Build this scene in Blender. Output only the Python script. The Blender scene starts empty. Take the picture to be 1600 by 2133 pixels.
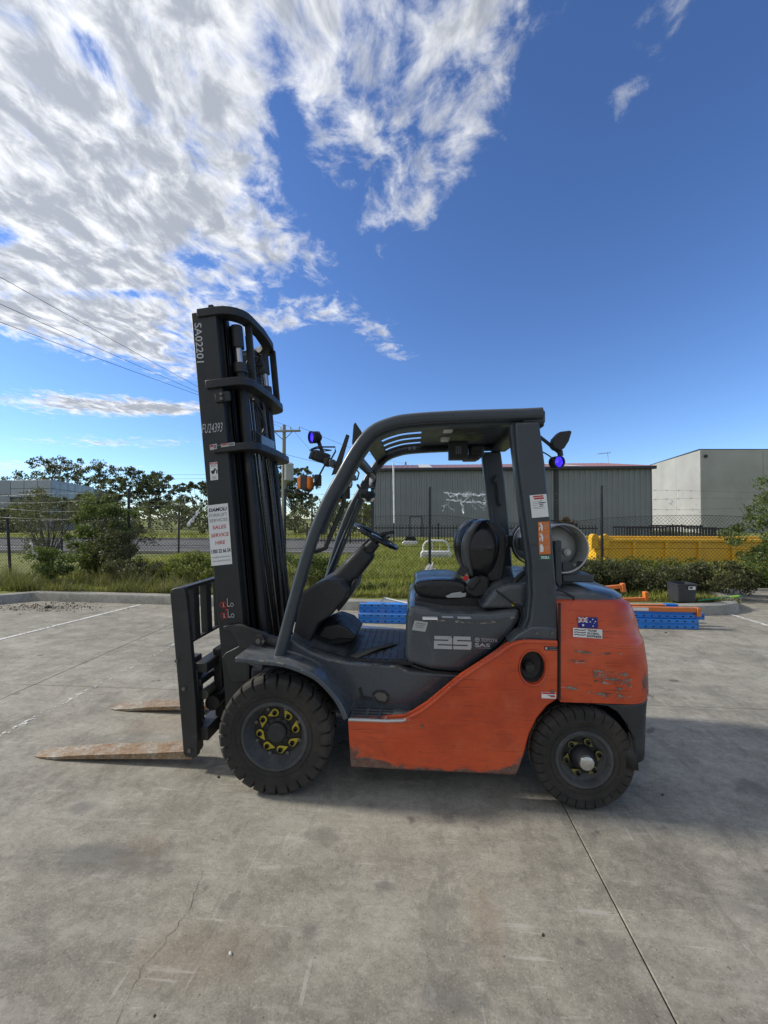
import bpy, bmesh, math, random
import numpy as np
from mathutils import Vector, Matrix
R = math.radians
rnd = random.Random(11)
npr = np.random.default_rng(5)
scene = bpy.context.scene
COL = scene.collection

# ------------------------------------------------------------------ camera
CAM = Vector((0.745, -2.657, 1.475)); FOC = 830.0; IW, IH = 1600.0, 2133.0
YAW = R(4.29); PIT = math.atan(13.5 / 830)
FW = Vector((-math.sin(YAW) * math.cos(PIT), math.cos(YAW) * math.cos(PIT), math.sin(PIT)))
RT = Vector((math.cos(YAW), math.sin(YAW), 0)); UPV = RT.cross(FW)
cd = bpy.data.cameras.new('camera'); cam = bpy.data.objects.new('camera', cd); COL.objects.link(cam)
cd.sensor_fit = 'VERTICAL'; cd.sensor_height = 36.0; cd.lens = 36.0 * FOC / IH
cd.clip_start = 0.05; cd.clip_end = 5000
cam.matrix_world = Matrix(((RT.x, UPV.x, -FW.x, CAM.x), (RT.y, UPV.y, -FW.y, CAM.y), (RT.z, UPV.z, -FW.z, CAM.z), (0, 0, 0, 1)))
scene.camera = cam

# ------------------------------------------------------------------ node helper
class NT:
    def __init__(s, tree):
        s.t = tree; tree.nodes.clear()
    def __call__(s, typ, *ins, out=0, **kw):
        n = s.t.nodes.new(typ)
        named = kw.pop('i', {})
        for k, v in kw.items(): setattr(n, k, v)
        for k, v in list(enumerate(ins)) + list(named.items()):
            if v is None: continue
            sock = n.inputs[k]
            if isinstance(v, bpy.types.NodeSocket): s.t.links.new(v, sock)
            else: sock.default_value = v
        return n.outputs[out] if out is not None else n
    def math(s, op, a, b=None, c=None, clamp=False):
        return s('ShaderNodeMath', a, b, c, operation=op, use_clamp=clamp)
    def ramp(s, f, stops, interp='LINEAR'):
        n = s.t.nodes.new('ShaderNodeValToRGB'); e = n.color_ramp.elements; n.color_ramp.interpolation = interp
        while len(e) < len(stops): e.new(0.5)
        for el, (p, c) in zip(e, stops):
            el.position = p; el.color = c if len(c) == 4 else (*c, 1)
        s.t.links.new(f, n.inputs[0]); return n.outputs[0]
    def step(s, f, lo, hi):
        return s('ShaderNodeMapRange', f, lo, hi, 0.0, 1.0, interpolation_type='SMOOTHSTEP')
    def mix(s, f, a, b, blend='MIX'):
        n = s.t.nodes.new('ShaderNodeMix'); n.data_type = 'RGBA'; n.blend_type = blend
        for k, v in ((0, f), (6, a), (7, b)):
            if isinstance(v, bpy.types.NodeSocket): s.t.links.new(v, n.inputs[k])
            elif k == 0: n.inputs[0].default_value = v
            else: n.inputs[k].default_value = (*v, 1) if len(v) == 3 else v
        return n.outputs[2]
    def noise(s, vec, scale, detail=4, rough=0.5, dist=0.0):
        return s('ShaderNodeTexNoise', i={'Vector': vec, 'Scale': scale, 'Detail': detail, 'Roughness': rough, 'Distortion': dist})
    def scale(s, vec, xyz, loc=(0, 0, 0), rot=(0, 0, 0)):
        return s('ShaderNodeMapping', i={'Vector': vec, 'Scale': xyz, 'Location': loc, 'Rotation': rot})

# ------------------------------------------------------------------ sky and sun
SUN_EL, SUN_A = R(34), R(5)
SUN = Vector((-math.cos(SUN_EL) * math.cos(SUN_A), math.cos(SUN_EL) * math.sin(SUN_A), math.sin(SUN_EL)))
world = bpy.data.worlds.new('World'); scene.world = world; world.use_nodes = True
w = NT(world.node_tree)
SKY_STRENGTH = 0.10
sky = w('ShaderNodeTexSky', out=None)
sky.sky_type = 'NISHITA'; sky.sun_disc = False; sky.sun_elevation = SUN_EL
sky.sun_rotation = math.atan2(SUN.x, SUN.y); sky.altitude = 50; sky.air_density = 1.0; sky.dust_density = 0.08; sky.ozone_density = 2.2
dirv = w('ShaderNodeTexCoord', out=0)
sx = w('ShaderNodeSeparateXYZ', dirv, out=None)
dz = w.math('MAXIMUM', sx.outputs[2], 0.035)
# direction projected on a flat cloud layer, turned to the wind's axes
cy_, sy_ = math.cos(YAW), math.sin(YAW)
gx = w.math('DIVIDE', sx.outputs[0], dz); gy = w.math('DIVIDE', sx.outputs[1], dz)
px_ = w.math('ADD', w.math('MULTIPLY', gx, cy_), w.math('MULTIPLY', gy, sy_))
py_ = w.math('ADD', w.math('MULTIPLY', gx, -sy_), w.math('MULTIPLY', gy, cy_))
def lin(a, b, c):
    return w.math('ADD', w.math('ADD', w.math('MULTIPLY', px_, a), w.math('MULTIPLY', py_, b)), c)
edge_s = lin(-0.803, -0.595, 0.803 * 0.11 + 0.595 * 0.77)
edge_t = lin(0.944 * 0.75, -0.75, 4.10 * 0.75)
bank = w.math('MINIMUM', edge_s, edge_t)
def blob(cx, cy, rx, ry, amp):
    ax = w.math('DIVIDE', w.math('SUBTRACT', px_, cx), rx); ay = w.math('DIVIDE', w.math('SUBTRACT', py_, cy), ry)
    r2 = w.math('ADD', w.math('MULTIPLY', ax, ax), w.math('MULTIPLY', ay, ay))
    return w.math('MULTIPLY', w.math('EXPONENT', w.math('MULTIPLY', r2, -1.0)), amp)
bias = w('ShaderNodeMapRange', bank, -0.50, 0.34, -0.40, 0.215)
for bl in ((-2.75, 3.50, 0.95, 0.55, 0.52), (-1.9, 3.62, 0.5, 0.26, 0.46), (-0.26, 1.93, 0.22, 0.18, 0.32), (-0.04, 2.15, 0.17, 0.25, 0.30), (0.10, 2.45, 0.16, 0.25, 0.30), (0.57, 0.90, 0.08, 0.30, 0.30),
           (-0.60, 2.02, 0.16, 0.12, 0.22), (-3.6, 5.2, 1.9, 0.7, 0.38), (-6.6, 7.6, 3.0, 1.3, 0.42), (0.13, 1.25, 0.12, 0.24, 0.25), (0.20, 0.80, 0.13, 0.34, 0.16), (-0.34, 1.45, 0.25, 0.12, 0.12)):
    bias = w.math('ADD', bias, blob(*bl))
# long blue rifts between the cloud bands
for bl in ((-0.245, 1.02, 0.045, 0.26, -0.26), (-0.62, 0.86, 0.05, 0.14, -0.22), (-0.52, 1.06, 0.05, 0.10, -0.22), (-0.74, 1.53, 0.12, 0.06, -0.26), (-1.15, 1.75, 0.30, 0.05, -0.22), (-1.35, 1.36, 0.10, 0.10, -0.26), (-0.15, 1.36, 0.05, 0.12, -0.2)):
    bias = w.math('ADD', bias, blob(*bl))
pv = w('ShaderNodeCombineXYZ', px_, py_, 0.0)
warp = w('ShaderNodeTexNoise', i={'Vector': pv, 'Scale': 2.6, 'Detail': 2.0}, out=1)
pw = w('ShaderNodeVectorMath', pv, w('ShaderNodeVectorMath', w('ShaderNodeVectorMath', warp, (0.5, 0.5, 0.5), operation='SUBTRACT'), (0.22, 0.22, 0.0), operation='MULTIPLY'), operation='ADD')
st = w.scale(pw, (2.7, 1.9, 1.0), (3.1, 0.4, 0.0), (0, 0, R(18)))
n1 = w.noise(st, 1.5, 3, 0.55, 0.2)
st2 = w.scale(pw, (8.6, 7.2, 1.0), (1.0, 7.0, 0.0), (0, 0, R(24)))
n2 = w.noise(st2, 1.45, 6, 0.64, 0.2)
val = w.math('ADD', w.math('ADD', w.math('MULTIPLY', n1, 0.50), w.math('MULTIPLY', n2, 0.68)), bias)
alpha = w.step(val, 0.475, 0.775)
low = w.step(sx.outputs[2], 0.01, 0.08)
alpha = w.math('MULTIPLY', alpha, low)
# thicker patches are greyer underneath, thin edges catch the light
n3 = w.noise(w.scale(pw, (5.2, 3.0, 1.0), (8.3, 2.1, 0), (0, 0, R(20))), 2.0, 5, 0.62, 0.2)
thick = w.step(w.math('ADD', w.math('MULTIPLY', val, 0.55), w.math('MULTIPLY', n3, 0.75)), 0.60, 0.90)
sunside = w('ShaderNodeVectorMath', dirv, tuple(SUN), operation='DOT_PRODUCT', out=1)
glow = w('ShaderNodeMapRange', sunside, 0.0, 0.95, 0.66, 1.10)
cloud = w.mix(thick, (7.9, 8.0, 8.2), (3.1, 3.4, 3.95))
cloud = w('ShaderNodeVectorMath', cloud, w('ShaderNodeCombineXYZ', glow, glow, glow), operation='MULTIPLY')
clear = w('ShaderNodeVectorMath', w('ShaderNodeGamma', sky.outputs[0], 1.12), (0.62, 0.76, 1.0), operation='MULTIPLY')
skyc = w.mix(alpha, clear, cloud)
bg = w('ShaderNodeBackground', skyc, SKY_STRENGTH)
w('ShaderNodeOutputWorld', bg, out=None)

sd = bpy.data.lights.new('sun', 'SUN'); sd.energy = 2.8; sd.angle = R(5); sd.color = (1.0, 0.95, 0.86)
sun = bpy.data.objects.new('sun', sd); COL.objects.link(sun)
sun.rotation_euler = SUN.to_track_quat('Z', 'Y').to_euler()
scene.view_settings.view_transform = 'Standard'; scene.view_settings.look = 'None'
scene.view_settings.exposure = 0.55; scene.view_settings.gamma = 1.0
scene.view_settings.use_curve_mapping = False

# ------------------------------------------------------------------ measuring: a sight line met with a plane at a known distance
def ray(px, py): return FW + RT * ((px - IW / 2) / FOC) - UPV * ((py - IH / 2) / FOC)
def U(px, py, Y):
    d = ray(px, py); return CAM + d * ((Y - CAM.y) / d.y)
def G(px, py, z=0.0):
    d = ray(px, py); return CAM + d * ((z - CAM.z) / d.z)
def D(px, py, dep): return CAM + ray(px, py) * dep

# ------------------------------------------------------------------ mesh builder
class MB:
    def __init__(s): s.v = []; s.f = []
    def add(s, vs, fs):
        o = len(s.v); s.v += [tuple(v) for v in vs]; s.f += [tuple(i + o for i in f) for f in fs]; return s
    def box(s, c, d, m=None):
        c = Vector(c); hx, hy, hz = d[0] / 2, d[1] / 2, d[2] / 2
        vs = [Vector((x, y, z)) for x in (-hx, hx) for y in (-hy, hy) for z in (-hz, hz)]
        if m is not None: vs = [m @ v for v in vs]
        return s.hexa([v + c for v in vs])
    def hexa(s, vs):
        return s.add(vs, [(0, 1, 3, 2), (4, 6, 7, 5), (0, 4, 5, 1), (2, 3, 7, 6), (0, 2, 6, 4), (1, 5, 7, 3)])
    def bb(s, x0, x1, y0, y1, z0, z1):
        return s.box(((x0 + x1) / 2, (y0 + y1) / 2, (z0 + z1) / 2), (x1 - x0, y1 - y0, z1 - z0))
    def loft(s, secs, cap=True, closed=False):
        n = len(secs[0]); o = len(s.v)
        for q in secs: s.v += [tuple(p) for p in q]
        k = len(secs)
        for i in range(k if closed else k - 1):
            a, b = o + i * n, o + ((i + 1) % k) * n
            for j in range(n): s.f.append((a + j, a + (j + 1) % n, b + (j + 1) % n, b + j))
        if cap and not closed:
            s.f.append(tuple(o + j for j in range(n))[::-1]); s.f.append(tuple(o + (k - 1) * n + j for j in range(n)))
        return s
    def prism(s, pts, y0, y1):
        """pts: points whose x and z are used"""
        return s.loft([[(p[0], y0, p[2]) for p in pts], [(p[0], y1, p[2]) for p in pts]])
    def plan(s, pts, z0, z1):
        return s.loft([[(p[0], p[1], z0) for p in pts], [(p[0], p[1], z1) for p in pts]])
    def tube(s, path, r, n=8, cap=True, closed=False):
        path = [Vector(p) for p in path]; k = len(path); secs = []; up = None
        rr = r if isinstance(r, (list, tuple)) else [r] * k
        for i, p in enumerate(path):
            if closed: t = path[(i + 1) % k] - path[i - 1]
            else: t = path[min(i + 1, k - 1)] - path[max(i - 1, 0)]
            t = t.normalized() if t.length > 1e-9 else Vector((0, 0, 1))
            if up is None: up = Vector((0, 0, 1)) if abs(t.z) < 0.9 else Vector((1, 0, 0))
            a = (up - t * up.dot(t)).normalized(); b = t.cross(a); up = a
            secs.append([p + (a * math.cos(6.28318 * j / n) + b * math.sin(6.28318 * j / n)) * rr[i] for j in range(n)])
        return s.loft(secs, cap, closed)
    def cyl(s, p0, p1, r0, r1=None, n=16): return s.tube([p0, p1], [r0, r0 if r1 is None else r1], n)
    def sweep(s, path, sec, closed=False):
        """path in a plane of constant y; sec: (across, y) pairs"""
        k = len(path); secs = []
        for i, p in enumerate(path):
            p = Vector(p); t = Vector(path[min(i + 1, k - 1)]) - Vector(path[max(i - 1, 0)]); t.y = 0; t.normalize()
            nrm = Vector((-t.z, 0, t.x))
            secs.append([p + nrm * a + Vector((0, b, 0)) for a, b in sec])
        return s.loft(secs)
    def lathe(s, prof, c, n=48, axis='y', close=True):
        """prof: (radius, along) pairs, turned round an axis through c"""
        c = Vector(c); secs = []
        for j in range(n):
            a = 6.283185 * j / n; ca, sa = math.cos(a), math.sin(a)
            if axis == 'y': secs.append([c + Vector((r * ca, h, r * sa)) for r, h in prof])
            elif axis == 'x': secs.append([c + Vector((h, r * ca, r * sa)) for r, h in prof])
            else: secs.append([c + Vector((r * ca, r * sa, h)) for r, h in prof])
        m = len(prof); o = len(s.v)
        for q in secs: s.v += [tuple(p) for p in q]
        for j in range(n):
            a, b = o + j * m, o + ((j + 1) % n) * m
            for i in range(m if close else m - 1): s.f.append((a + i, b + i, b + (i + 1) % m, a + (i + 1) % m))
        return s
    def mirror(s):
        o = MB(); o.v = [(x, -y, z) for x, y, z in s.v]; o.f = [tuple(reversed(f)) for f in s.f]; return o
    def moved(s, m):
        o = MB(); o.v = [tuple(m @ Vector(v)) for v in s.v]; o.f = list(s.f); return o
    def mesh(s, name, mat, smooth=35):
        me = bpy.data.meshes.new(name); me.from_pydata(s.v, [], s.f); me.update()
        b = bmesh.new(); b.from_mesh(me); bmesh.ops.recalc_face_normals(b, faces=b.faces); b.to_mesh(me); b.free()
        if mat is not None: me.materials.append(mat)
        if smooth:
            me.polygons.foreach_set('use_smooth', [True] * len(me.polygons)); me.set_sharp_from_angle(angle=R(smooth))
        return me
    def build(s, name, mat, parent=None, bevel=0.0, seg=2, smooth=35, subd=0):
        ob = bpy.data.objects.new(name, s.mesh(name, mat, smooth)); COL.objects.link(ob)
        if parent is not None: ob.parent = parent
        if bevel:
            m = ob.modifiers.new('bevel', 'BEVEL'); m.width = bevel; m.segments = seg; m.limit_method = 'ANGLE'; m.angle_limit = R(28); m.harden_normals = False
        if subd:
            m = ob.modifiers.new('subd', 'SUBSURF'); m.levels = subd; m.render_levels = subd
        return ob

def poly_holes(outer, holes, y0, y1):
    """a plate in the xz plane with holes, as an MB"""
    b = bmesh.new(); loops = []
    for lp in [outer] + holes:
        vs = [b.verts.new((p[0], y0, p[1])) for p in lp]
        loops.append(vs)
        for i in range(len(vs)): b.edges.new((vs[i - 1], vs[i]))
    bmesh.ops.triangle_fill(b, use_beauty=True, use_dissolve=False, edges=b.edges[:])
    b.verts.index_update(); mb = MB(); n = len(b.verts)
    vs = [v.co.copy() for v in b.verts]; fs = [tuple(v.index for v in f.verts) for f in b.faces]
    mb.add(vs, fs); mb.add([(v.x, y1, v.z) for v in vs], [f[::-1] for f in fs])
    o = 0
    for lp in loops:
        k = len(lp); idx = [v.index for v in lp]
        for i in range(k):
            a, c = idx[i - 1], idx[i]; mb.f.append((a, c, c + n, a + n))
    b.free(); return mb
def merge_doubles(ob, d=1e-5):
    b = bmesh.new(); b.from_mesh(ob.data); bmesh.ops.remove_doubles(b, verts=b.verts[:], dist=d); bmesh.ops.recalc_face_normals(b, faces=b.faces); b.to_mesh(ob.data); b.free()

def empty(name, loc=(0, 0, 0)):
    o = bpy.data.objects.new(name, None); COL.objects.link(o); o.location = loc; o.empty_display_size = 0.1; return o
def tag(o, label=None, cat=None, group=None, kind=None):
    for k, v in (('label', label), ('category', cat), ('group', group), ('kind', kind)):
        if v: o[k] = v
    return o
def copy_tree(o, parent=None):
    c = o.copy(); COL.objects.link(c); c.parent = parent
    for ch in o.children: copy_tree(ch, c)
    return c

# ------------------------------------------------------------------ materials
def pmat(name, col, rough=0.5, metal=0.0, var=0.12, vscale=3.0, dust=0.0, dustcol=(0.23, 0.21, 0.185), dscale=5.0, bump=0.0, bscale=60.0, scratch=0.0, scol=(0.35, 0.34, 0.33), coat=0.0, spec=0.5, up=0.0, upcol=(0.20, 0.19, 0.17)):
    m = bpy.data.materials.new(name); m.use_nodes = True; n = NT(m.node_tree)
    co = n('ShaderNodeTexCoord', out=3)
    f = n.noise(co, vscale, 5, 0.6)
    base = n.mix(n('ShaderNodeMapRange', f, 0.3, 0.7, 0.0, 1.0), [c * (1 - var) for c in col], [min(1, c * (1 + var)) for c in col])
    rg = n('ShaderNodeMapRange', n.noise(co, vscale * 4, 6, 0.65), 0.3, 0.7, max(0.02, rough - 0.10), min(1, rough + 0.12))
    if dust:
        g = n.step(n.math('ADD', n.math('MULTIPLY', n.noise(co, dscale, 8, 0.68, 0.4), 0.7), n.math('MULTIPLY', n.noise(co, dscale * 9, 5, 0.7), 0.3)), 0.62 - 0.30 * dust, 0.80 - 0.12 * dust)
        g = n.math('MULTIPLY', g, min(1, 0.35 + dust * 0.6))
        base = n.mix(g, base, dustcol); rg = n.math('ADD', rg, n.math('MULTIPLY', g, 0.35), clamp=True)
    if scratch:
        s1 = n.noise(n.scale(co, (2.5, 2.5, 70)), 2.2, 4, 0.6); s2 = n.noise(co, 4.0, 5, 0.65)
        g = n.math('MULTIPLY', n.step(s1, 0.66, 0.72), n.step(s2, 0.64 - scratch * 0.25, 0.74 - scratch * 0.25))
        base = n.mix(n.math('MULTIPLY', g, 0.75), base, scol)
    if up:  # dust settled on faces that look up
        nz = n('ShaderNodeSeparateXYZ', n('ShaderNodeNewGeometry', out=1), out=2)
        g = n.math('MULTIPLY', n.step(nz, 0.45, 0.95), n.step(n.noise(co, 7, 7, 0.7, 0.3), 0.36, 0.66)); g = n.math('MULTIPLY', g, up)
        base = n.mix(g, base, upcol); rg = n.math('ADD', rg, n.math('MULTIPLY', g, 0.3), clamp=True)
    bs = n('ShaderNodeBsdfPrincipled', out=None)
    n.t.links.new(base, bs.inputs['Base Color']); n.t.links.new(rg, bs.inputs['Roughness'])
    bs.inputs['Metallic'].default_value = metal; bs.inputs['Specular IOR Level'].default_value = spec
    if coat: bs.inputs['Coat Weight'].default_value = coat; bs.inputs['Coat Roughness'].default_value = 0.12
    if bump:
        b = n('ShaderNodeBump', i={'Strength': bump, 'Distance': 0.01, 'Height': n.noise(co, bscale, 4, 0.6)}); n.t.links.new(b, bs.inputs['Normal'])
    n('ShaderNodeOutputMaterial', bs.outputs[0], out=None)
    return m
def emat(name, col, strength):
    m = bpy.data.materials.new(name); m.use_nodes = True; n = NT(m.node_tree)
    co = n('ShaderNodeTexCoord', out=3)
    v = n('ShaderNodeTexVoronoi', i={'Vector': co, 'Scale': 60.0})
    s = n('ShaderNodeMapRange', v, 0.0, 0.6, strength * 1.8, strength * 0.55)
    n('ShaderNodeOutputMaterial', n('ShaderNodeEmission', (*col, 1), s), out=None); return m
def leafmat(name, a, b, c=None, trans=0.3, scale=1.2):
    m = bpy.data.materials.new(name); m.use_nodes = True; n = NT(m.node_tree)
    co = n('ShaderNodeTexCoord', out=3); ge = n('ShaderNodeNewGeometry', out=None)
    rp = ge.outputs['Random Per Island']
    f = n.math('ADD', n.math('MULTIPLY', n.noise(co, scale, 4, 0.6), 0.6), n.math('MULTIPLY', rp, 0.4))
    colr = n.ramp(f, [(0.28, a), (0.62, b)] + ([(0.80, c)] if c else []))
    p = n('ShaderNodeBsdfPrincipled', colr, i={'Roughness': 0.55, 'Specular IOR Level': 0.3})
    t = n('ShaderNodeBsdfTranslucent', n.mix(0.5, colr, (0.20, 0.24, 0.03)))
    n('ShaderNodeOutputMaterial', n('ShaderNodeMixShader', trans, p, t), out=None); return m
# ------------------------------------------------------------------ concrete
def concrete_mat(name, col, marks=False):
    m = bpy.data.materials.new(name); m.use_nodes = True; n = NT(m.node_tree)
    co = n('ShaderNodeTexCoord', out=3)
    big = n.noise(n.scale(co, (0.7, 1.1, 1)), 0.9, 6, 0.62, 0.5)
    med = n.noise(n.scale(co, (1, 1.5, 1), (3, 1, 0), (0, 0, 0.3)), 4.2, 8, 0.66, 0.3)
    fine = n.noise(n.scale(co, (1, 1.25, 1), (0, 0, 0), (0, 0, .7)), 24, 8, 0.82, 0.4); grit = n.noise(co, 130, 3, 0.75)
    dark = [c * 0.58 for c in col]; lite = [min(1, c * 1.5) for c in col]
    f = n.math('ADD', n.math('ADD', n.math('MULTIPLY', big, 0.34), n.math('MULTIPLY', med, 0.30)), n.math('MULTIPLY', fine, 0.36))
    base = n.ramp(f, [(0.39, dark), (0.50, col), (0.61, lite)])
    base = n.mix(n.math('MULTIPLY', n.step(grit, 0.55, 0.72), 0.6), base, [c * 1.9 for c in col])
    base = n.mix(n.math('MULTIPLY', n.step(grit, 0.46, 0.32), 0.6), base, [c * 0.45 for c in col])
    # scuffs: pale sweeping marks left by tyres and trowel
    sc = n.noise(n.scale(co, (0.8, 7, 1), (0, 0, 0), (0, 0, R(24))), 1.6, 7, 0.62, 0.7)
    base = n.mix(n.math('MULTIPLY', n.step(sc, 0.56, 0.70), 0.42), base, (0.36, 0.34, 0.29))
    sc2 = n.noise(n.scale(co, (8, 0.9, 1), (5, 2, 0), (0, 0, R(-35))), 1.3, 7, 0.6, 0.9)
    base = n.mix(n.math('MULTIPLY', n.step(sc2, 0.58, 0.72), 0.34), base, [c * 0.55 for c in col])
    if marks:
        # sharp-edged worn patches, pale and dark, and specks of grit
        pa = n.noise(n.scale(co, (1, 2.2, 1), (7, 3, 0), (0, 0, .45)), 2.6, 11, .72, .6)
        base = n.mix(n.math('MULTIPLY', n.step(pa, .545, .575), .22), base, (.40, .38, .33))
        pb = n.noise(n.scale(co, (2.0, 1, 1), (2, 9, 0), (0, 0, -.3)), 2.2, 11, .72, .5)
        base = n.mix(n.math('MULTIPLY', n.step(pb, .55, .585), .26), base, (.10, .096, .085))
        sk = n.noise(n.scale(co, (1, 16, 1), (1, 1, 0), (0, 0, R(12))), 2.4, 6, .6, .35)
        base = n.mix(n.math('MULTIPLY', n.math('MULTIPLY', n.step(sk, .60, .64), n.step(med, .48, .58)), .5), base, (.42, .40, .36))
        sk2 = n.noise(n.scale(co, (14, 1, 1), (4, 6, 0), (0, 0, R(-52))), 2.0, 6, .6, .35)
        base = n.mix(n.math('MULTIPLY', n.math('MULTIPLY', n.step(sk2, .62, .66), n.step(med, .46, .56)), .45), base, (.42, .40, .36))
        base = n.mix(n.math('MULTIPLY', n.step(n.noise(co, 55, 2, .5), .70, .73), .6), base, (.06, .055, .05))
        sp = n.noise(co, 5.3, 3, 0.45, 0.2)
        base = n.mix(n.math('MULTIPLY', n.step(sp, 0.70, 0.755), 0.62), base, (0.055, 0.053, 0.05))
        sx = n('ShaderNodeSeparateXYZ', co, out=None)
        def spot(x, y, rx, ry, rag=0.6):
            ax = n.math('DIVIDE', n.math('SUBTRACT', sx.outputs[0], x), rx); ay = n.math('DIVIDE', n.math('SUBTRACT', sx.outputs[1], y), ry)
            d = n.math('SQRT', n.math('ADD', n.math('MULTIPLY', ax, ax), n.math('MULTIPLY', ay, ay)))
            return n.step(n.math('ADD', d, n.math('MULTIPLY', n.math('SUBTRACT', n.noise(co, 11, 6, 0.7), 0.5), rag * 3)), 1.25, 0.35)
        for q in ((1.0, -1.14, 0.07, 0.16), (-1.08, 0.10, 0.30, 0.16), (0.0, -1.33, 0.28, 0.12), (-0.45, -0.95, 0.12, 0.1), (-1.45, 0.35, 0.25, 0.1)):
            base = n.mix(n.math('MULTIPLY', spot(*q), 0.22), base, (0.22, 0.13, 0.07))
        for q in ((0.326, -0.804, 0.09, 0.06), (0.372, -1.233, 0.035, 0.03), (0.914, -0.665, 0.05, 0.03), (-0.95, -0.72, 0.07, 0.05), (0.86, -1.4, 0.12, 0.05), (1.32, -1.2, 0.02, 0.016),
                  (0.63, -1.04, 0.05, 0.03), (2.6, -0.3, 0.12, 0.08), (-0.6, -1.0, 0.35, 0.09), (2.3, -1.0, 0.4, 0.14)):
            base = n.mix(n.math('MULTIPLY', spot(*q), 0.5), base, (0.09, 0.088, 0.085))
        # pale fan swept by a turning tyre, with a crisp outer edge
        ax = n.math('SUBTRACT', sx.outputs[0], -2.12); ay = n.math('SUBTRACT', sx.outputs[1], -1.62)
        d = n.math('ADD', n.math('SQRT', n.math('ADD', n.math('MULTIPLY', ax, ax), n.math('MULTIPLY', ay, ay))), n.math('MULTIPLY', n.noise(co, 25, 4, 0.7), 0.03))
        fan = n.math('MULTIPLY', n.step(d, 1.375, 1.35), n.step(d, 0.9, 1.33))
        base = n.mix(n.math('MULTIPLY', n.math('MULTIPLY', fan, n.step(fine, 0.35, 0.75)), 0.42), base, (0.36, 0.34, 0.29))
        for q in ((0.62, -1.13, 0.22, 0.10), (1.17, -1.12, 0.10, 0.05), (-0.35, -1.28, 0.3, 0.05), (1.75, -0.62, 0.3, 0.03), (0.95, -0.72, 0.3, 0.025)):
            base = n.mix(n.math('MULTIPLY', n.math('MULTIPLY', spot(*q), n.step(fine, 0.3, 0.7)), 0.5), base, (0.36, 0.34, 0.29))
    h = n.math('ADD', n.math('ADD', n.math('MULTIPLY', fine, 0.6), n.math('MULTIPLY', grit, 0.35)), n.math('MULTIPLY', med, 0.8))
    b = n('ShaderNodeBump', i={'Strength': 0.5, 'Distance': 0.006, 'Height': h})
    bs = n('ShaderNodeBsdfPrincipled', base, i={'Roughness': 0.86, 'Specular IOR Level': 0.3, 'Normal': b})
    n('ShaderNodeOutputMaterial', bs, out=None); return m

def ground_mat(name, a, b, c, sc=1.0):
    m = bpy.data.materials.new(name); m.use_nodes = True; n = NT(m.node_tree)
    co = n('ShaderNodeTexCoord', out=3)
    f = n.math('ADD', n.math('MULTIPLY', n.noise(co, 0.5 * sc, 6, 0.6), 0.6), n.math('MULTIPLY', n.noise(co, 9 * sc, 5, 0.7), 0.4))
    base = n.ramp(f, [(0.36, a), (0.5, b), (0.64, c)])
    bp = n('ShaderNodeBump', i={'Strength': 0.7, 'Distance': 0.05, 'Height': n.noise(co, 14 * sc, 5, 0.7)})
    n('ShaderNodeOutputMaterial', n('ShaderNodeBsdfPrincipled', base, i={'Roughness': 0.95, 'Normal': bp, 'Specular IOR Level': 0.1}), out=None); return m

M_conc = concrete_mat('yard concrete', (0.255, 0.236, 0.194), True)
M_kerb = concrete_mat('kerb concrete', (0.27, 0.26, 0.23))
M_wallc = pmat('tilt panel concrete', (0.37, 0.367, 0.35), .85, var=.14, vscale=.35, dust=.25, dustcol=(.33, .32, .30), dscale=.5)
M_field = ground_mat('field soil and thatch', (0.10, 0.115, 0.03), (0.19, 0.21, 0.06), (0.32, 0.29, 0.13))
M_far = ground_mat('far land', (0.04, 0.05, 0.02), (0.06, 0.07, 0.03), (0.09, 0.09, 0.045), 0.05)
M_road = ground_mat('road asphalt', (0.11, 0.11, 0.11), (0.14, 0.14, 0.138), (0.18, 0.178, 0.17), 2)
M_joint = pmat('joint filler', (0.075, 0.07, 0.06), 0.95)

ground = MB().add([(-1500, -60, -0.06), (1500, -60, -0.06), (1500, 2500, -0.06), (-1500, 2500, -0.06)], [(0, 1, 2, 3)]).build('ground', M_far, smooth=0)
tag(ground, 'dull green land stretching to the horizon', 'ground', kind='structure')

yard = MB().bb(-14, 22, -9, 6.6, -0.05, -0.014).build('concrete_yard', M_joint, smooth=0)
tag(yard, 'grey stained concrete yard of large slabs', 'yard', kind='structure')
xj = [-14, -10.88, -6.75, -2.62, 1.51, 5.64, 9.77, 13.9, 22]; yj = [-9, -3.6, 0.66, 6.6]
for i in range(len(xj) - 1):
    for j in range(len(yj) - 1):
        g = 0.0026
        MB().bb(xj[i] + g, xj[i + 1] - g, yj[j] + g, yj[j + 1] - g, -0.012, 0.0).build('concrete_slab', M_conc, yard, bevel=0.003, seg=1, smooth=0)

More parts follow.
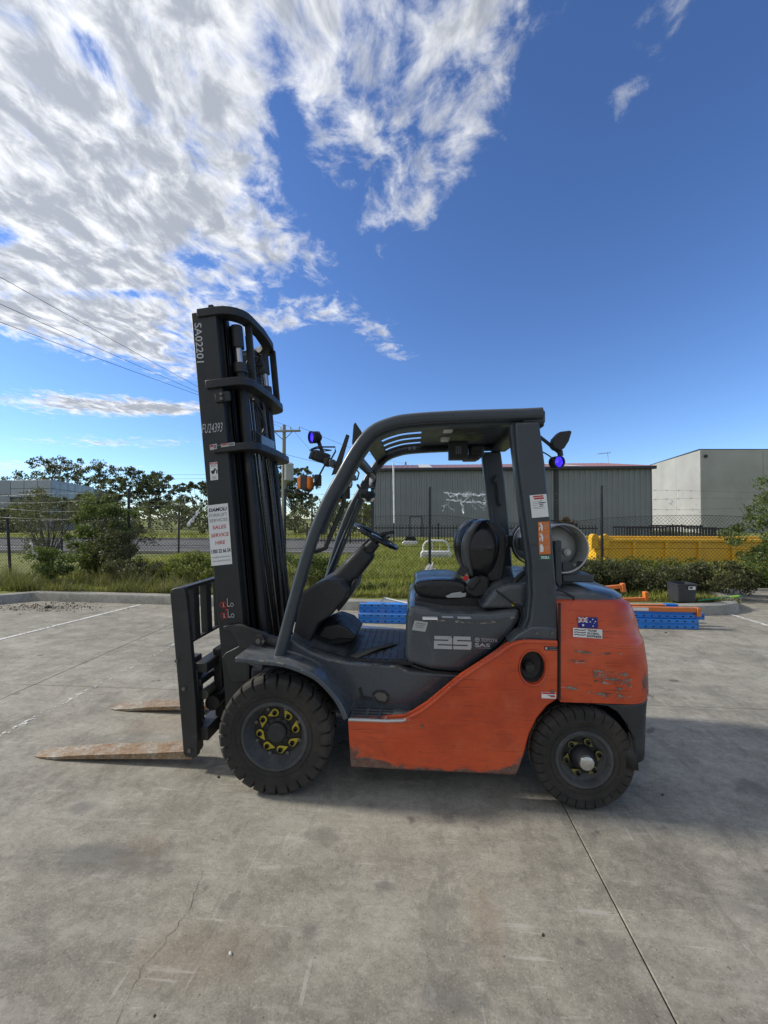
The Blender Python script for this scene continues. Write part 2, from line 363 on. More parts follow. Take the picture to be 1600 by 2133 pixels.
def paint_mat(name, keep):
    m = bpy.data.materials.new(name); m.use_nodes = True; n = NT(m.node_tree)
    co = n('ShaderNodeTexCoord', out=3)
    f = n.math('ADD', n.math('MULTIPLY', n.noise(co, 26, 7, 0.75), 0.7), n.math('MULTIPLY', n.noise(co, 3.5, 3, 0.5), 0.3))
    a = n.step(f, 0.60 - keep * 0.2, 0.66 - keep * 0.2)
    p = n('ShaderNodeBsdfPrincipled', (0.62, 0.61, 0.57, 1), i={'Roughness': 0.8})
    n('ShaderNodeOutputMaterial', n('ShaderNodeMixShader', a, n('ShaderNodeBsdfTransparent'), p), out=None); return m
M_line = paint_mat('worn line paint', 0.42); M_line2 = paint_mat('line paint', 0.85); M_line3 = paint_mat('nearly gone line paint', 0.12)
def line(x0, y0, x1, y1, wd, mat):
    d = Vector((x1 - x0, y1 - y0, 0)); p = Vector((-d.y, d.x, 0)).normalized() * wd / 2
    a, b = Vector((x0, y0, 0.004)), Vector((x1, y1, 0.004))
    MB().add([a - p, b - p, b + p, a + p], [(0, 1, 2, 3)]).build('painted_line', mat, yard, smooth=0)
line(-2.05, -0.15, -2.05, 3.55, 0.055, M_line); line(-4.33, 1.6, -3.92, 3.85, 0.06, M_line2)
line(5.6, 1.2, 5.6, 3.9, 0.07, M_line2); line(3.05, 0.9, 3.1, -0.35, 0.06, M_line3); line(-6.6, 1.5, -6.5, 3.2, 0.06, M_line3)
# hairline cracks
M_crack = pmat('crack', (0.03, 0.028, 0.025), 1.0)
def crack(pts, wd):
    mb = MB(); prev = None
    full = []
    for a, b in zip(pts[:-1], pts[1:]):
        for k in range(10):
            t = k / 10; full.append((a[0] + (b[0] - a[0]) * t + rnd.uniform(-.008, .008), a[1] + (b[1] - a[1]) * t))
    vs = []; fs = []
    for i, (x, y) in enumerate(full):
        q = wd * rnd.uniform(0.3, 1.0); vs += [(x - q, y, 0.0015), (x + q, y, 0.0015)]
        if i: fs.append((2 * i - 2, 2 * i - 1, 2 * i + 1, 2 * i))
    mb.add(vs, fs).build('crack', M_crack, yard, smooth=0)
crack([(-0.14, -1.02), (-0.10, -1.2), (-0.14, -1.38), (-0.12, -1.56), (-0.2, -2.2)], 0.0008)
crack([(-1.0, 0.9), (-1.25, 1.5), (-1.1, 2.4), (-1.4, 3.5)], 0.0018)

# kerb and the ground behind it
kpath = [(-9.6, -8.5), (-9.2, -1), (-7.6, 2.35), (-6.42, 3.72), (-6.07, 4.03), (-3, 3.88), (0, 3.70), (2.5, 3.68), (4.85, 3.74), (5.45, 3.84), (5.85, 4.05), (6.1, 4.4), (6.3, 5.2), (6.5, 6.4)]
def kerb(path, wd, h):
    secs = []
    for i, p in enumerate(path):
        a = Vector(path[max(i - 1, 0)]); b = Vector(path[min(i + 1, len(path) - 1)]); t = (b - a).normalized(); nn = Vector((-t.y, t.x))
        def q(o, z): return (p[0] + nn.x * o, p[1] + nn.y * o, z)
        secs.append([q(-0.02, -0.03), q(0.0, h - 0.035), q(0.012, h - 0.01), q(0.035, h), q(wd, h), q(wd, -0.03)])
    return MB().loft(secs)
kb = kerb(kpath, 0.17, 0.15).build('kerb', M_kerb, smooth=40); tag(kb, 'pale concrete kerb edging the yard', 'kerb', kind='structure')
fp = [(-300, -8.5)] + [(x, y + 0.1) for x, y in kpath] + [(9, 6.3), (300, 6.3), (300, 600), (-300, 600)]
b_ = bmesh.new(); vv = [b_.verts.new((x, y, 0.115)) for x, y in fp]
ee = [b_.edges.new((vv[i - 1], vv[i])) for i in range(len(vv))]; bmesh.ops.triangle_fill(b_, edges=ee, use_beauty=True)
me = bpy.data.meshes.new('field'); b_.to_mesh(me); b_.free(); me.materials.append(M_field)
field = bpy.data.objects.new('field', me); COL.objects.link(field); tag(field, 'overgrown grassy ground behind the kerb', 'field', kind='structure')
road = MB().bb(-90, -1.0, 12.0, 21.5, 0.10, 0.125).build('road', M_road, smooth=0); tag(road, 'pale asphalt road beyond the wire fence', 'road', kind='structure')
MB().bb(-90, -1.0, 21.5, 21.65, 0.10, 0.25).build('road_kerb', M_kerb, road, smooth=0)
MB().bb(-90, -1.0, 11.85, 12.0, 0.10, 0.24).build('road_kerb', M_kerb, road, smooth=0)
path = MB().bb(-90, -4.0, 25.5, 26.8, 0.10, 0.13).build('footpath', M_kerb, smooth=0); tag(path, 'narrow concrete footpath past the road', 'footpath', kind='structure')

# ------------------------------------------------------------------ foliage
def unit(n):
    v = npr.normal(size=(n, 3)); return v / np.linalg.norm(v, axis=1)[:, None]
def leaf_object(name, c, L, wr, mat, parent=None, droop=0.0):
    n = len(c); t = unit(n); t[:, 2] -= droop; t /= np.linalg.norm(t, axis=1)[:, None]
    b = np.cross(t, unit(n)); b /= np.linalg.norm(b, axis=1)[:, None] + 1e-9
    L = (L * npr.uniform(0.6, 1.3, n))[:, None]
    v = np.stack([c - t * L / 2, c + b * L * wr / 2 - t * L * .08, c + t * L / 2, c - b * L * wr / 2 - t * L * .08], 1).reshape(-1, 3)
    me = bpy.data.meshes.new(name); me.vertices.add(4 * n); me.vertices.foreach_set('co', v.astype(np.float32).ravel())
    me.loops.add(4 * n); me.loops.foreach_set('vertex_index', np.arange(4 * n, dtype=np.int32))
    me.polygons.add(n); me.polygons.foreach_set('loop_start', np.arange(0, 4 * n, 4, dtype=np.int32)); me.polygons.foreach_set('loop_total', np.full(n, 4, np.int32))
    me.update(calc_edges=True); me.materials.append(mat)
    o = bpy.data.objects.new(name, me); COL.objects.link(o); o.parent = parent; return o
def ellip(n, c, r, inner=0.35):
    return np.array(c) + unit(n) * (npr.uniform(inner ** 3, 1, n) ** (1 / 3))[:, None] * np.array(r)
def clumpy(n, c, r, k, sub=0.3, inner=0.5):
    """n points in k small clumps spread through an ellipsoid"""
    cc = ellip(k, c, r, inner); idx = npr.integers(0, k, n)
    return cc[idx] + unit(n) * (npr.uniform(0, 1, n) ** 0.5)[:, None] * np.array([sub, sub, sub * 0.8]) * npr.uniform(0.6, 1.3, (k, 1))[idx]
M_euc = leafmat('gum leaves', (0.045, 0.058, 0.032), (0.105, 0.12, 0.062), (0.19, 0.16, 0.09), 0.3, 0.4)
M_bush = leafmat('bush leaves', (0.045, 0.07, 0.02), (0.11, 0.155, 0.045), (0.22, 0.235, 0.085), 0.38)
M_dry = leafmat('dry scrub', (0.05, 0.05, 0.026), (0.11, 0.11, 0.055), (0.22, 0.19, 0.11), 0.25)
M_hedge = leafmat('hedge leaves', (0.03, 0.036, 0.014), (0.075, 0.08, 0.032), (0.16, 0.15, 0.07), 0.22, 4)
M_grass = leafmat('grass blades', (0.20, 0.225, 0.04), (0.40, 0.41, 0.095), (0.62, 0.54, 0.27), 0.55, 0.7)
M_weed = leafmat('weed stalks', (0.08, 0.105, 0.022), (0.17, 0.195, 0.045), (0.32, 0.28, 0.12), 0.4, 0.9)
M_stalk = leafmat('mixed stalks', (0.09, 0.085, 0.03), (0.20, 0.195, 0.07), (0.34, 0.28, 0.15), 0.35, 1.6)
M_red = leafmat('bronze leaves', (0.05, 0.03, 0.025), (0.09, 0.055, 0.04), None, 0.2)
M_bark = pmat('bark', (0.13, 0.115, 0.095), 0.9, var=0.3, bump=0.5, bscale=12)
M_twig = pmat('twig', (0.07, 0.055, 0.04), 0.9, var=0.3)

def gum_tree(label, pxl, pxr, pyt, dep, k=30, n=9000, mat=None):
    """a flat-layered gum: width and top from where it stands at a known distance"""
    a = D(pxl, pyt, dep); b = D(pxr, pyt, dep); top = a.z; cx, cy = (a.x + b.x) / 2, (a.y + b.y) / 2; W = (b - a).length
    t = empty('gum_tree', (cx, cy, 0.1)); tag(t, label, 'tree', 'gum trees beyond the road')
    H = top; pts = []; limbs = MB(); th = H * 0.34
    limbs.tube([(0, 0, -0.2), (0.1, 0, th * .5), (-0.1, 0.1, th)], [0.028 * H, 0.022 * H, 0.018 * H], 7)
    for i in range(k):
        u = rnd.uniform(-1, 1); env = H * (0.56 + 0.44 * math.sqrt(max(0, 1 - u * u * 0.9))) * rnd.uniform(.93, 1.0)
        f = (i % 4) / 3.0; z = env * (1 - f * rnd.uniform(.35, .62))
        rx = W * rnd.uniform(.10, .17); rz = rx * rnd.uniform(.38, .6)
        c = Vector((u * (W * 0.5 - rx * .8), rnd.uniform(-.3, .3) * W, z - rz))
        if i % 2 == 0: limbs.tube([(-0.1, .1, th * rnd.uniform(.7, 1)), (c.x * .45, c.y * .4, th + (c.z - th) * .35), c], [0.010 * H, 0.006 * H, 0.002 * H], 5)
        pts.append(clumpy(int(1.1 * n / k), c, (rx, rx, rz), 10, rx * 0.27, 0.35))
    limbs.build('trunk', M_bark, t, smooth=60)
    leaf_object('crown', np.concatenate(pts), 0.0052 * dep, 0.55, mat or M_euc, t, 0.4)
    return t
gum_tree('dark gum tree rising behind the pale clad office', 40, 240, 950, 62, 34, 11000)
gum_tree('broad domed gum tree between the office and the mast', 228, 396, 974, 52, 40, 14000)
gum_tree('gum tree with its crown half hidden by the mast', 350, 480, 1002, 46, 30, 10000)
gum_tree('gum tree behind the power pole transformer', 555, 672, 966, 44, 34, 12000)
gum_tree('small gum tree seen through the windscreen opening', 660, 790, 1040, 56, 24, 8000)
gum_tree('gum tree poking above the long grey shed roof', 1030, 1085, 950, 75, 10, 2400)
gum_tree('low gum tree behind the corner bushes by the road', 120, 270, 1024, 40, 26, 9000)
gum_tree('gum tree low beside the power pole behind the mast', 470, 590, 1022, 50, 22, 7000)
# far belt of scrub along the road: reads as one mass
tl = []
for i in range(150):
    x = rnd.uniform(-62, -1.5); c = (x, rnd.uniform(29, 36), rnd.uniform(0.5, 2.3)); tl.append(clumpy(150, c, (1.7, 1.2, 1.0), 9, 0.5))
o = leaf_object('roadside_scrub', np.concatenate(tl), 0.26, 0.6, M_euc); tag(o, 'dark belt of scrub along the far side of the road', 'scrub', kind='stuff')

def shrub(name, label, base, r, h, n, L, mat, k=30, stems=7, sub=0.16, cat='shrub', group=None, lean=(0, 0), wr=0.5):
    t = empty(name, base); tag(t, label, cat, group); st = MB(); c0 = Vector((lean[0] * .5, lean[1] * .5, h * .55))
    for i in range(stems):
        a = rnd.uniform(0, 6.28); q = rnd.uniform(.3, .95)
        e = Vector((math.cos(a) * r[0] * q + lean[0], math.sin(a) * r[1] * q + lean[1], h * rnd.uniform(.6, .98)))
        st.tube([(rnd.uniform(-.08, .08), rnd.uniform(-.08, .08), -.05), Vector((e.x * .4, e.y * .4, e.z * .5)) + Vector((rnd.uniform(-.06, .06), 0, 0)), e], [0.014, 0.009, 0.003], 5)
    st.build('stem', M_twig, t, smooth=60)
    leaf_object('foliage', clumpy(n, c0, (r[0], r[1], h * .48), k, sub), L, wr, mat, t, 0.1)
    return t
def at_ground(px, py, z=0.12): return tuple(G(px, py, z))
shrub('leafy_shrub', 'tall green bush climbing the wire fence at the yard corner', (-6.45, 6.0, .1), (.85, .5), 1.95, 8000, .07, M_bush, 60, 20, .2)
shrub('leafy_shrub', 'dark tangled lower bush beside the fence post at the yard corner', (-5.75, 5.75, .1), (.75, .5), 1.2, 3600, .055, M_dry, 36, 26, .2)
shrub('leafy_shrub', 'brownish bare-twigged bush at the photo edge beyond the fence', (-9.3, 7.6, .1), (1.3, .7), 2.2, 3600, .06, M_dry, 50, 34, .24)
shrub('leafy_shrub', 'small bright green bush at the foot of the corner kerb', (-6.75, 5.05, .1), (.5, .35), .75, 3400, .055, M_bush, 26, 8, .14)
shrub('leafy_shrub', 'bushy green weeds behind the load backrest', (-3.7, 5.35, .1), (.95, .5), .6, 5000, .06, M_weed, 44, 10, .16)
shrub('leafy_shrub', 'pale dry weeds in front of the middle left fence post', (-5.0, 5.15, .1), (.7, .45), .5, 4200, .05, M_dry, 34, 10, .13)
shrub('leafy_shrub', 'green shrub beside the front pillar of the cab', (-1.6, 5.3, .1), (.85, .5), .62, 4600, .06, M_bush, 40, 9, .16)
shrub('leafy_shrub', 'low dark weeds along the kerb behind the steering column', (0.35, 4.75, .1), (1.0, .3), .16, 2600, .045, M_bush, 40, 9, .09)
shrub('leafy_shrub', 'low green weeds along the kerb just left of the seat', (1.35, 4.8, .1), (.7, .3), .16, 2000, .045, M_weed, 30, 8, .09)
shrub('hedge_shrub', 'dense dark low hedge behind the counterweight', (3.75, 4.95, .1), (.95, .5), .58, 15000, .05, M_hedge, 90, 30, .16, 'hedge')
shrub('hedge_shrub', 'dense dark low hedge beside the grey bin', (4.95, 5.1, .1), (.7, .45), .48, 10000, .05, M_hedge, 60, 26, .17, 'hedge')
shrub('leafy_shrub', 'grey green scrub spilling over behind the bin', (6.3, 5.3, .1), (1.0, .5), .5, 7000, .055, M_hedge, 60, 14, .16)
shrub('leafy_shrub', 'pale green grassy bush against the fence by the yellow skip', (5.7, 6.0, .1), (1.2, .4), .5, 5500, .06, M_weed, 60, 12, .17)
shrub('leafy_shrub', 'green bush at the photo edge under the arching branch', (7.9, 5.3, .1), (1.0, .6), 1.0, 7000, .055, M_bush, 66, 16, .18)
shrub('arching_shrub', 'arching leafy branch reaching in at the photo edge', (8.1, 5.7, .1), (1.05, .5), 2.2, 5200, .065, M_bush, 44, 24, .17, lean=(-.25, 0))
shrub('bronze_shrub', 'small bronze-leaved shrub by the shed downpipe', tuple(D(1172, 1125, 21) * 1.0), (.75, .5), 1.1, 1800, .13, M_red, 20, 6, .25)

def blades(name, xs, ys, h, mat, z=0.115, wd=0.012, lean=0.45):
    n = len(xs); a = npr.uniform(0, 6.283, n); hh = h * npr.uniform(.45, 1.3, n); ln = hh * lean * npr.uniform(-1, 1, n)
    dx, dy = np.cos(a), np.sin(a); base = np.stack([xs, ys, np.full(n, z)], 1)
    s = np.stack([-dy, dx, np.zeros(n)], 1) * wd * npr.uniform(.6, 1.5, n)[:, None]
    tip = base + np.stack([dx * ln, dy * ln, hh], 1)
    v = np.stack([base - s, base + s, tip], 1).reshape(-1, 3)
    me = bpy.data.meshes.new(name); me.vertices.add(3 * n); me.vertices.foreach_set('co', v.astype(np.float32).ravel())
    me.loops.add(3 * n); me.loops.foreach_set('vertex_index', np.arange(3 * n, dtype=np.int32))
    me.polygons.add(n); me.polygons.foreach_set('loop_start', np.arange(0, 3 * n, 3, dtype=np.int32)); me.polygons.foreach_set('loop_total', np.full(n, 3, np.int32))
    me.update(calc_edges=True); me.materials.append(mat); o = bpy.data.objects.new(name, me); COL.objects.link(o); return o
n = 170000; ys = 4.25 + (npr.uniform(0, 1, n) ** 1.5) * 15.5; xs = npr.uniform(-8, 20, n)
lump = np.sin(xs * 2.1 + np.sin(ys * 1.7) * 1.5) * np.sin(ys * 1.5 + xs * .6)
keep = ((xs > -1.0) | (ys < 11.6)) & (xs < 5.4 + (ys - 4) * 3) & ~((ys < 6.4) & (xs > 5.8)) & ~((ys < 5.7) & (xs < -1.2) & (npr.uniform(0, 1, n) < .8))
h = (0.10 + 0.06 * lump + 0.02 * (ys - 4) * .3).clip(.04, .3)
o = blades('field_grass', xs[keep], ys[keep], h[keep], M_grass, wd=0.014, lean=1.0); tag(o, 'rough green and straw coloured grass across the field', 'grass', kind='stuff')
n = 26000; xs = npr.uniform(-8.6, 6.0, n); ys = 4.15 + npr.uniform(0, 1, n) ** 1.6 * 1.7 + np.where(xs < -6, (xs + 6) * -0.15, 0)
hk = np.abs(np.sin(xs * 3.1) * np.sin(xs * 1.3 + ys * 2.3)) * npr.uniform(.3, 1.2, n)
o = blades('kerbside_weeds', xs, ys, np.where(xs > 2.6, .05 + .08 * hk, np.where(xs > -1.2, .06 + .10 * hk, .08 + .36 * hk)), M_stalk, wd=0.005, lean=1.0); tag(o, 'thin straggly weeds along the back of the kerb', 'weeds', kind='stuff')
n = 14000; xs = npr.uniform(-60, -1.5, n); ys = npr.uniform(21.8, 29, n); ok = ~((ys > 25.3) & (ys < 27))
o = blades('verge_grass', xs[ok], ys[ok], np.full(ok.sum(), .2), M_grass, wd=0.05); tag(o, 'short verge grass on the far side of the road', 'grass', kind='stuff')
# leaf litter in the yard corner
n = 520; xs = npr.normal(-5.4, .5, n); ys = 3.55 + npr.normal(0, .16, n) - np.abs(xs + 5.3) * .12; ys = np.minimum(ys, 3.92 - (xs + 5.3) * .02)
c = np.stack([xs, ys, npr.uniform(.006, .03, n)], 1)
M_litter = leafmat('leaf litter', (0.05, 0.036, 0.024), (0.12, 0.09, 0.06), (0.24, 0.2, 0.15), 0.05, 6)
o = leaf_object('leaf_litter', c, .032, .5, M_litter); tag(o, 'brown leaf litter swept into the kerb corner', 'litter', kind='stuff')
M_bit = pmat('dark scraps', (0.03, 0.026, 0.022), 0.9); M_pale = pmat('pale scraps', (0.5, 0.49, 0.46), 0.8)
def scrap(label, px, py, s, mat, cat='scrap', name='ground_scrap'):
    g = G(px, py); mb = MB(); k = 9
    ring = [(math.cos(i * 6.283 / k) * s * rnd.uniform(.6, 1.1), math.sin(i * 6.283 / k) * s * rnd.uniform(.35, .6)) for i in range(k)]
    mb.loft([[(x, y, 0.0) for x, y in ring], [(x * .85, y * .85, s * .28) for x, y in ring], [(x * .35, y * .3, s * .42) for x, y in ring]])
    o = mb.build(name, mat, smooth=50); o.location = (g.x, g.y, 0.001); o.rotation_euler.z = rnd.uniform(0, 3); tag(o, label, cat)
scrap('white dried leaf lying on the concrete near the bottom', 480, 1987, .010, M_pale, 'leaf', 'dried_leaf')
scrap('dark scrap just in front of the front tyre', 455, 1619, .013, M_bit)
scrap('dark lump alone near the far corner kerb', 202, 1253, .06, M_bit)
scrap('dark lump below the leaf litter', 152, 1257, .04, M_bit)
scrap('brown twig scrap on the concrete by the corner', 100, 1266, .09, M_bit)
scrap('dark stone beside the blue racking end', 1387, 1318, .02, M_bit, 'stone', 'small_stone')
scrap('dark round spot of rubber on the foreground concrete', 1131, 1948, .008, M_bit)
scrap('tiny dark stone in the bottom foreground', 322, 2116, .006, M_bit, 'stone', 'small_stone')
scrap('dark chip right of the rear tyre', 1380, 1656, .010, M_bit)
scrap('pale crumpled paper against the corner kerb', 135, 1245, .07, M_pale, 'paper', 'crumpled_paper')
scrap('pale paper scrap in the leaf litter', 40, 1249, .06, M_pale, 'paper', 'crumpled_paper')

# ------------------------------------------------------------------ chain link fence
M_blk = pmat('black coated steel', (0.012, 0.012, 0.014), 0.45, var=.2, dust=.25)
M_wire = pmat('fence wire', (0.02, 0.02, 0.021), 0.5)
M_galv = pmat('galvanised wire', (0.22, 0.22, 0.22), 0.5, .4)
FY = 6.3
fen = empty('chain_link_fence', (0, FY, .1)); tag(fen, 'black chain link fence with barbed wire behind the kerb', 'fence')
loc = lambda p: (p[0], p[1] - FY, p[2] - .1)
for px, pt, tilt in ((15, 1075, -.12), (268, 1020, -.05), (594, 1020, 0), (895, 1016, 0), (1253, 1013, 0), (1632, 1018, 0)):
    p = U(px, pt, FY); MB().cyl((p.x - tilt, 0, -.15), (p.x, 0, p.z - .1), .03, n=12).lathe([(.0, 0), (.034, 0), (.03, .02), (0, .028)], (p.x, 0, p.z - .1), 12, 'z').build('post', M_blk, fen)
mb = MB(); x0, x1, z0, z1, s = -9.6, 9.6, .03, 1.40, .078
def fdef(x, z): return .05 * math.sin(x * 1.3 + z * 2) + .03 * math.sin(x * 3.7), z + (.045 * math.sin(x * 1.1 + .6) - (.10 if 1.6 < x < 4.8 else 0) * math.sin((x - 1.6) / 3.2 * 3.1416)) * (z / 1.4)
k = int((x1 - x0 + 1.4) / s)
for i in range(k):
    for d in (1, -1):
        xs_ = x0 - 1.4 * (d > 0) + i * s if d > 0 else x0 + i * s + .0
        pp = []
        for q in range(6):
            z = z0 + (z1 - z0) * q / 5; x = xs_ + d * (z - z0) + (1.4 if d < 0 else 0) * 0
            if x0 <= x <= x1:
                dy, zz = fdef(x, z); pp.append((x, dy + d * .002, zz))
        if len(pp) > 1: mb.tube(pp, .0030, 3, cap=False)
o = mb.build('wire_mesh', M_wire, fen, smooth=0); o['kind'] = 'stuff'
for z in (1.40, .05, .72):
    mb = MB().tube([(x0 + i * .3, fdef(x0 + i * .3, z)[0], fdef(x0 + i * .3, z)[1]) for i in range(65)], .004, 4); mb.build('line_wire', M_wire, fen)
for z in (1.62, 1.78, 1.95):
    mb = MB(); pts = [(x0 + i * .25, .02 * math.sin(i), z + .03 * math.sin(i * .35 + z * 9) - (.05 if z < 1.7 else 0) * math.sin(i * .21)) for i in range(77)]
    mb.tube(pts, .0022, 4)
    for p in pts[::1]:
        mb.tube([(p[0] - .015, p[1], p[2] - .012), (p[0] + .015, p[1], p[2] + .012)], .0028, 3); mb.tube([(p[0] - .012, p[1], p[2] + .014), (p[0] + .012, p[1], p[2] - .014)], .0028, 3)
    mb.build('barbed_wire', M_galv, fen, smooth=0)
# second fence farther left along the road
fen2 = empty('roadside_fence', (-9, 12, .1)); tag(fen2, 'farther black wire fence standing along the road', 'fence')
for px in (130, 373, 520, 650):
    p = U(px, 1056, 11.6); MB().cyl((p.x + 9, -.4, -.1), (p.x + 9, -.4, p.z - .1), .035, n=10).build('post', M_blk, fen2)
MB().cyl(tuple(U(373, 1092, 11.6) - Vector((-9, 12, .1))), tuple(U(415, 1062, 11.6) - Vector((-9, 12, .1))), .025, n=8).build('brace', M_blk, fen2)
for z in (.3, .8, 1.3): MB().tube([(-9, -.4, z), (0, -.41, z - .02), (7, -.4, z)], .006, 4).build('line_wire', M_wire, fen2)

# plastic caught on the wire
def film_mat(name, a):
    m = bpy.data.materials.new(name); m.use_nodes = True; n = NT(m.node_tree); co = n('ShaderNodeTexCoord', out=3)
    p = n('ShaderNodeBsdfPrincipled', (0.75, 0.76, 0.78, 1), i={'Roughness': 0.25}); t = n('ShaderNodeBsdfTranslucent', (0.8, 0.82, 0.85, 1))
    s = n('ShaderNodeMixShader', .4, p, t); f = n.step(n.noise(co, 9, 4, .6), .62 - a * .5, .75 - a * .4)
    n('ShaderNodeOutputMaterial', n('ShaderNodeMixShader', n.math('MULTIPLY', f, .85), n('ShaderNodeBsdfTransparent'), s), out=None); return m
M_film = film_mat('clear plastic film', .15); M_film2 = film_mat('white plastic film', 1.0)
def ribbon(mb, p0, p1, wd, sag, seg=12, rag=.5):
    p0, p1 = Vector(p0), Vector(p1); vs = []; fs = []
    for i in range(seg + 1):
        t = i / seg; p = p0.lerp(p1, t) + Vector((0, rnd.uniform(-.04, .04), -sag * 4 * t * (1 - t) + rnd.uniform(-.02, .02)))
        w_ = wd * rnd.uniform(1 - rag, 1 + rag * .5) * (0.4 + 1.2 * math.sin(3.14 * min(1, max(.05, t))))
        a = rnd.uniform(-.8, .8); q = Vector((math.sin(a) * .6, rnd.uniform(-.5, .5), math.cos(a))) * w_ / 2
        vs += [p - q, p + q * .2 + Vector((0, .015, 0)), p + q]
        if i:
            o = 3 * i - 3; fs += [(o, o + 1, o + 4, o + 3), (o + 1, o + 2, o + 5, o + 4)]
    mb.add(vs, fs)
mb = MB()
for i in range(26):
    a = U(rnd.uniform(928, 1025), rnd.choice((1024, 1026, 1042, 1046)), FY - .05); mb_l = rnd.uniform(.05, .4)
    ribbon(mb, a, a + Vector((mb_l * rnd.choice((1, .6, -.5)), 0, -rnd.uniform(0, .22))), .018, .05, 9)
ribbon(mb, U(925, 1026, FY), U(1030, 1030, FY), .035, .03, 30); ribbon(mb, U(930, 1040, FY), U(1020, 1046, FY), .035, .02, 26); ribbon(mb, U(960, 1040, FY), U(966, 1068, FY), .14, .0, 8)
o = mb.build('torn_plastic', M_film2, smooth=60); tag(o, 'shredded white plastic tangled on the barbed wire before the shed', 'plastic')
mb = MB(); ribbon(mb, U(1378, 1040, FY), U(1440, 1048, FY), .22, -.05, 14); ribbon(mb, U(1385, 1062, FY), U(1412, 1034, FY), .16, .0, 10)
ribbon(mb, U(1400, 1055, FY), U(1432, 1072, FY), .2, .02, 12)
o = mb.build('plastic_film', M_film, smooth=60); tag(o, 'clear crumpled plastic film snagged on the wire before the concrete building', 'plastic')
mb = MB(); ribbon(mb, U(1450, 1058, FY), U(1482, 1102, FY), .14, .03, 12); ribbon(mb, U(1430, 1060, FY), U(1462, 1054, FY), .12, .0, 8)
o = mb.build('plastic_film', M_film, smooth=60); tag(o, 'long trailing strip of clear film hanging on the chain link', 'plastic')
mb = MB(); ribbon(mb, U(388, 1096, FY), U(416, 1060, FY), .09, .02, 10)
o = mb.build('plastic_ribbon', M_film2, smooth=60); tag(o, 'pale plastic ribbon hooked on the wire left of the mast', 'plastic')
mb = MB(); ribbon(mb, U(64, 1130, FY - .1), U(78, 1168, FY - .1), .12, .0, 9); ribbon(mb, U(72, 1150, FY - .1), U(86, 1166, FY - .1), .1, .0, 6)
o = mb.build('hanging_rag', M_film2, smooth=60); tag(o, 'pale rag hanging in the wire near the leaning corner post', 'rag')
scr = MB(); ribbon(scr, U(884, 1190, FY - .2), U(906, 1186, FY - .2), .2, -.02, 10); ribbon(scr, U(886, 1198, FY - .25), U(908, 1196, FY - .25), .16, -.02, 8)
o = scr.build('plastic_rag', M_film2, smooth=60); tag(o, 'bunched white plastic at the foot of the fence post behind the seat', 'plastic')

# ------------------------------------------------------------------ shed
M_clad = pmat('grey steel cladding', (0.225, 0.24, 0.26), 0.45, .1, var=.10, vscale=.6, dust=.12)
M_trim = pmat('dark trim', (0.03, 0.033, 0.04), 0.5)
M_roof = pmat('red oxide roof', (0.20, 0.10, 0.105), 0.5, var=.1)
M_skyl = pmat('skylight sheet', (0.55, 0.53, 0.5), 0.5)
M_glass = pmat('dark glass', (0.015, 0.018, 0.02), 0.08)
SY = 27.0; e0, e1 = U(775, 981, SY), U(1358, 982, SY); ez = 5.0; sx0, sx1 = e0.x, e1.x
shed = empty('steel_shed', (sx0, SY, .1)); tag(shed, 'long grey ribbed steel shed with low red roof', 'building')
# ribbed cladding as real corrugation
def ribs(x0, x1, z0, z1, y, pitch=.38, dep=.09):
    mb = MB(); prof = []; x = x0
    while x < x1 - .01:
        for dx, dy in ((0, 0), (.06, -dep), (.12, -dep), (.18, 0)): prof.append((min(x + dx, x1), y + dy))
        x += pitch
    prof.append((x1, y)); vs = [(a, b, z0) for a, b in prof] + [(a, b, z1) for a, b in prof]; m_ = len(prof)
    return mb.add(vs, [(i, i + 1, m_ + i + 1, m_ + i) for i in range(m_ - 1)])
Ls = sx1 - sx0; cx = U(1158, 1000, SY).x - sx0
for a, b in ((.1, cx - .12), (cx + .12, Ls - .05)): ribs(a, b, -.1, ez - .1, 0).build('cladding', M_clad, shed, smooth=0)
MB().bb(0, Ls, .06, .2, -.2, ez - .2).build('wall', M_trim, shed, smooth=0)
MB().bb(cx - .11, cx + .11, -.14, .05, -.1, ez - .12).build('downpipe', M_trim, shed, bevel=.02)
MB().bb(-.08, .10, -.09, .1, -.1, ez - .1).build('corner_trim', M_trim, shed)
MB().bb(-.25, Ls + .15, -.35, -.05, ez - .12, ez + .10).build('gutter', M_trim, shed, bevel=.03)
dw0, dw1 = U(855, 1077, SY).x - sx0, U(878, 1120, SY).x - sx0
dd = MB(); zt = U(866, 1077, SY).z - .1; MB().bb(dw0, dw1, -.06, -.045, -.1, zt).build('door', M_clad, shed)
for a, b, c, d in ((dw0 - .06, dw0, -.1, zt + .06), (dw1, dw1 + .06, -.1, zt + .06), (dw0, dw1, zt, zt + .06)): MB().bb(a, b, -.09, -.04, c, d).build('door_frame', M_trim, shed)
rise, run = 1.45, 8.2
rf = MB()
for i in range(int((Ls + .4) / .4)):
    x = -.2 + i * .4; y0, z0, y1, z1 = -.3, ez + .08, run, ez + rise
    for q in (0, 1):
        pass
    rf.add([(x, y0, z0), (x + .36, y0, z0), (x + .36, y1, z1), (x, y1, z1), (x + .38, y0, z0 + .03), (x + .38, y1, z1 + .03), (x + .4, y0, z0), (x + .4, y1, z1)], [(0, 1, 2, 3), (1, 4, 5, 2), (4, 6, 7, 5)])
rf.build('roof', M_roof, shed, smooth=0)
MB().add([(-.2, run, ez + rise), (Ls + .2, run, ez + rise), (Ls + .2, 2 * run, ez), (-.2, 2 * run, ez)], [(0, 1, 2, 3)]).build('roof', M_roof, shed, smooth=0)
